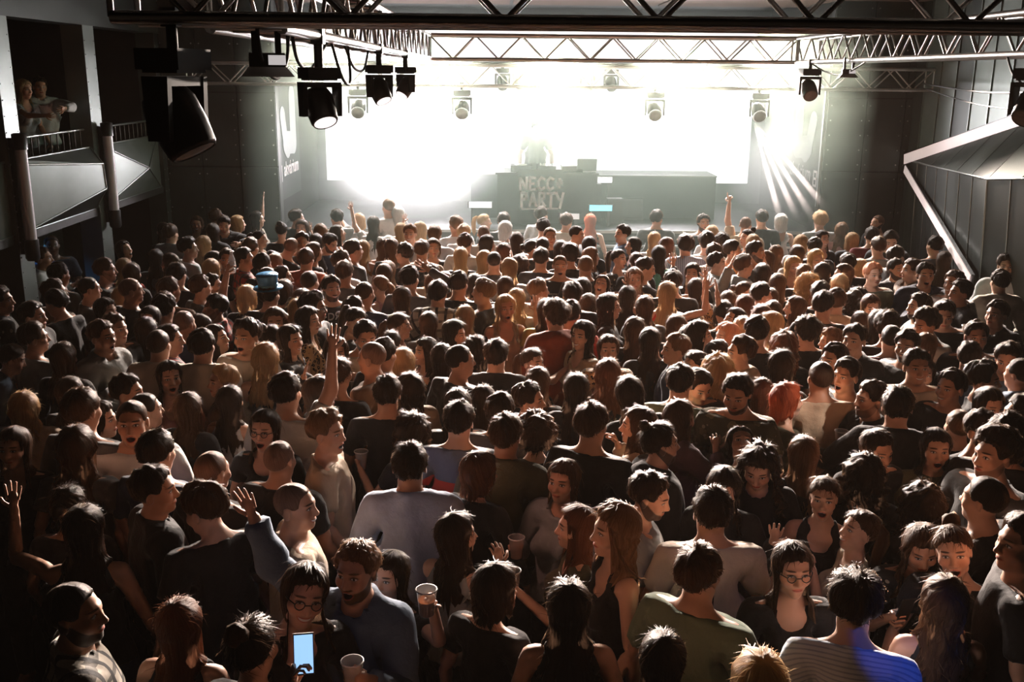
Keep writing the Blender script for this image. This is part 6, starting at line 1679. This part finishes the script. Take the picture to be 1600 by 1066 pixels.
for p in PEEPS:
    px = p['pxh']; head = (p['yaw'] + p['hy']) % 360; facing = 40 < head < 320
    single = p['i'] in SINGLE; fine = (3 if px > 43 else 2) if (facing and px > 30) else 1; fine = fine if single else 0; pose = p['pose']
    gr = 'grip' if (('cR' in p['ex']) or ('bR' in p['ex']) or ('ph' in p['ex'])) else ('point' if 'pt' in p['ex'] else ('open' if p['R'] in ('wave', 'up', 'upw', 'upb', 'fwdu', 'head', 'side') else 'relax'))
    gl_ = 'grip' if (('cL' in p['ex']) or ('bL' in p['ex']) or p['L'] == 'phoneh') else ('point' if 'pt' in p['ex'] else ('open' if p['L'] in ('wave', 'up', 'upw', 'upb', 'fwdu', 'head', 'side', 'chest') else 'relax'))
    mouth = p['m']; bme = body_mesh(pose, fine, mouth, gr, gl_)
    brow = 'l' if p['hc'] in 'ylpw' else 'd'
    sk = skin_mat(p['tone'], p['bd'] if p['sex'] == 'M' else 0, mouth, brow)
    hme = hair_mesh(p['hs'], p['i'] % 4, pose, px > 34 and single) ; hm = hair_mat(p['hc'] if p['hs'] != 'x' else 'X')
    sme = cloth_mesh('shirt', pose, p['tk'], 1 if single else 0); sm = cloth_mat(p['tc']); tme = cloth_mesh('trouser', pose); tm = cloth_mat(('black', 'navy', 'black', 'dgrey')[p['i'] % 4])
    M = Matrix.Translation((p['xy'][0], p['xy'][1], 0)) @ Matrix.Rotation(-math.radians(p['yaw']), 4, 'Z') @ Matrix.Scale(p['s'], 4)
    p['M'] = M
    if p['i'] not in SINGLE:
        for me, mt in ((bme, sk), (hme, hm), (sme, sm), (tme, tm)): stuff_add(me, M, mt)
        continue
    o = link('person', bme, sk); o.matrix_world = M
    tag(o, p['label'], 'person', 'people in the dancing crowd')
    link('hair', hme, hm, o); link('shirt', sme, sm, o); link('trousers', tme, tm, o)
    if 'gl' in p['ex']: g = glasses_mesh(pose).build('glasses', M_GLASS, o)
    if 'tophat' in p['ex']:
        h = hat_mesh(pose, False).build('top_hat', M_HAT, o); h['label'] = 'shiny blue top hat'; hat_mesh(pose, True).build('hat_band', M_BAND, h)
    if 'pack' in p['ex']:
        mb = MB().box((-0.10, -0.24, 1.08), (0.10, -0.135, 1.34))
        for sg in (-1, 1): mb.tube([(sg * 0.08, -0.15, 1.32), (sg * 0.095, -0.13, 1.44), (sg * 0.10, -0.03, 1.50), (sg * 0.105, 0.07, 1.42), (sg * 0.11, 0.09, 1.30)], 0.014, 6)
        mb.build('backpack', M_MATT, o)
    pr = p.get('print')
    if pr in ('DRK', 'LINE'):
        if pr == 'DRK': me = text_mesh('·DЯK·', 0.105, 0.0015, 0.001)
        else:       # a line of print too small to read
            mb = MB()
            for q in range(15):
                if q != 8: mb.box((-0.15 + q * 0.02, 0, -0.003), (-0.137 + q * 0.02, 0.014, 0.0))
            t_ = mb.box((-0.02, -0.03, -0.003), (0.02, -0.02, 0.0)).build('lettering', M_LETTER); me = t_.data; bpy.data.objects.remove(t_); me.materials.clear()
        me.materials.append(M_LETTER); t = bpy.data.objects.new('lettering', me); COL.objects.link(t); t.parent = o
        t.location = (0, 0.143, 1.385 if pr == 'DRK' else 1.36); t.rotation_euler = (math.pi / 2, 0, math.pi)
    if pr == 'PATCH':
        MB().box((-0.125, -0.160, 1.17), (0.0, -0.154, 1.36)).build('back_print', plain('dark_print', (0.02, 0.02, 0.025), 0.8), o)
    for side in 'RL':
        def hand(al=0.078, of=0.038): return M @ Vector(pose.hand_point(side, al, of))
        if 'c' + side in p['ex']:
            h = hand(); prop('cup', (h.x, h.y, h.z - 0.06), wl('clear plastic cup held by the', p), 'cup', 'plastic cups in the crowd')
        if 'b' + side in p['ex']:
            h = hand(); prop('bottle', (h.x, h.y, h.z - 0.07), wl('clear water bottle held by the', p), 'bottle', 'water bottles in the crowd')
        if 'ph' in p['ex'] and side == ('L' if p['L'] == 'phoneh' else 'R'):
            h = hand(); q = prop('phone', (h.x, h.y, h.z - 0.03), 'smartphone with a glowing blue screen held up in the dark' if p['y'] > 1000 else 'smartphone held by the couple taking a selfie', 'phone', None, rzv=0.15 if p['y'] > 1000 else math.pi + 0.2, tilt=-0.35)
if stuffV:
    me = bpy.data.meshes.new('crowd'); me.from_pydata([tuple(v) for v in np.concatenate(stuffV)], [], stuffF)
    me.polygons.foreach_set('use_smooth', np.ones(len(me.polygons), bool))
    for m in stuffMats: me.materials.append(m)
    me.polygons.foreach_set('material_index', np.array(stuffM, np.int32))
    for an, av in (('rest', stuffR), ('huv', stuffU)):
        a = me.attributes.new(an, 'FLOAT_VECTOR', 'POINT'); a.data.foreach_set('vector', np.concatenate(av).astype(np.float32).ravel())
    o = bpy.data.objects.new('crowd', me); COL.objects.link(o); tag(o, 'backlit front rows of the crowd standing against the stage', 'crowd', kind='stuff')
# ------------------------------------------------------------------ the pair on the balcony and the performer behind the booth
def extra(sex, hs, hc, tk, tc, head, floor, yaw, label, **kw):
    mouth = kw.pop('m', 'closed'); pose = Pose(sex, **kw); off = pose.head(HEADC[None])[0]; s = (head.z - floor) / off[2]; a = -math.radians(yaw)
    ox, oy = off[0] * s, off[1] * s; x = head.x - (ox * math.cos(a) - oy * math.sin(a)); y = head.y - (ox * math.sin(a) + oy * math.cos(a))
    o = link('person', body_mesh(pose, 2, mouth, 'relax', 'relax'), skin_mat('mid', 0, mouth, 'd'))
    o.matrix_world = Matrix.Translation((x, y, floor)) @ Matrix.Rotation(a, 4, 'Z') @ Matrix.Scale(s, 4); tag(o, label, 'person')
    link('hair', hair_mesh(hs, 1, pose, True), hair_mat(hc), o); link('shirt', cloth_mesh('shirt', pose, tk, 1), cloth_mat(tc), o); link('trousers', cloth_mesh('trouser', pose), cloth_mat('black'), o)
    return o, pose
extra('M', 's', 'd', 'c', 'white', on_x(62, 136, -5.62), 2.02, 145, 'man in white shirt leaning on the balcony railing', R='hold', L='hug', lean=6)
extra('W', 'l', 'y', 't', 'grey', on_x(38, 140, -5.66), 2.02, 110, 'blond woman in grey T-shirt beside the man on the balcony', R='fwd', L='down2', lean=6)
extra('M', 's', 'd', 't', 'black', on_y(838, 200, 16.98), 1.35, 180, 'performer standing behind the lettered booth', R='down2', L='down2', lean=10, hpitch=-15)
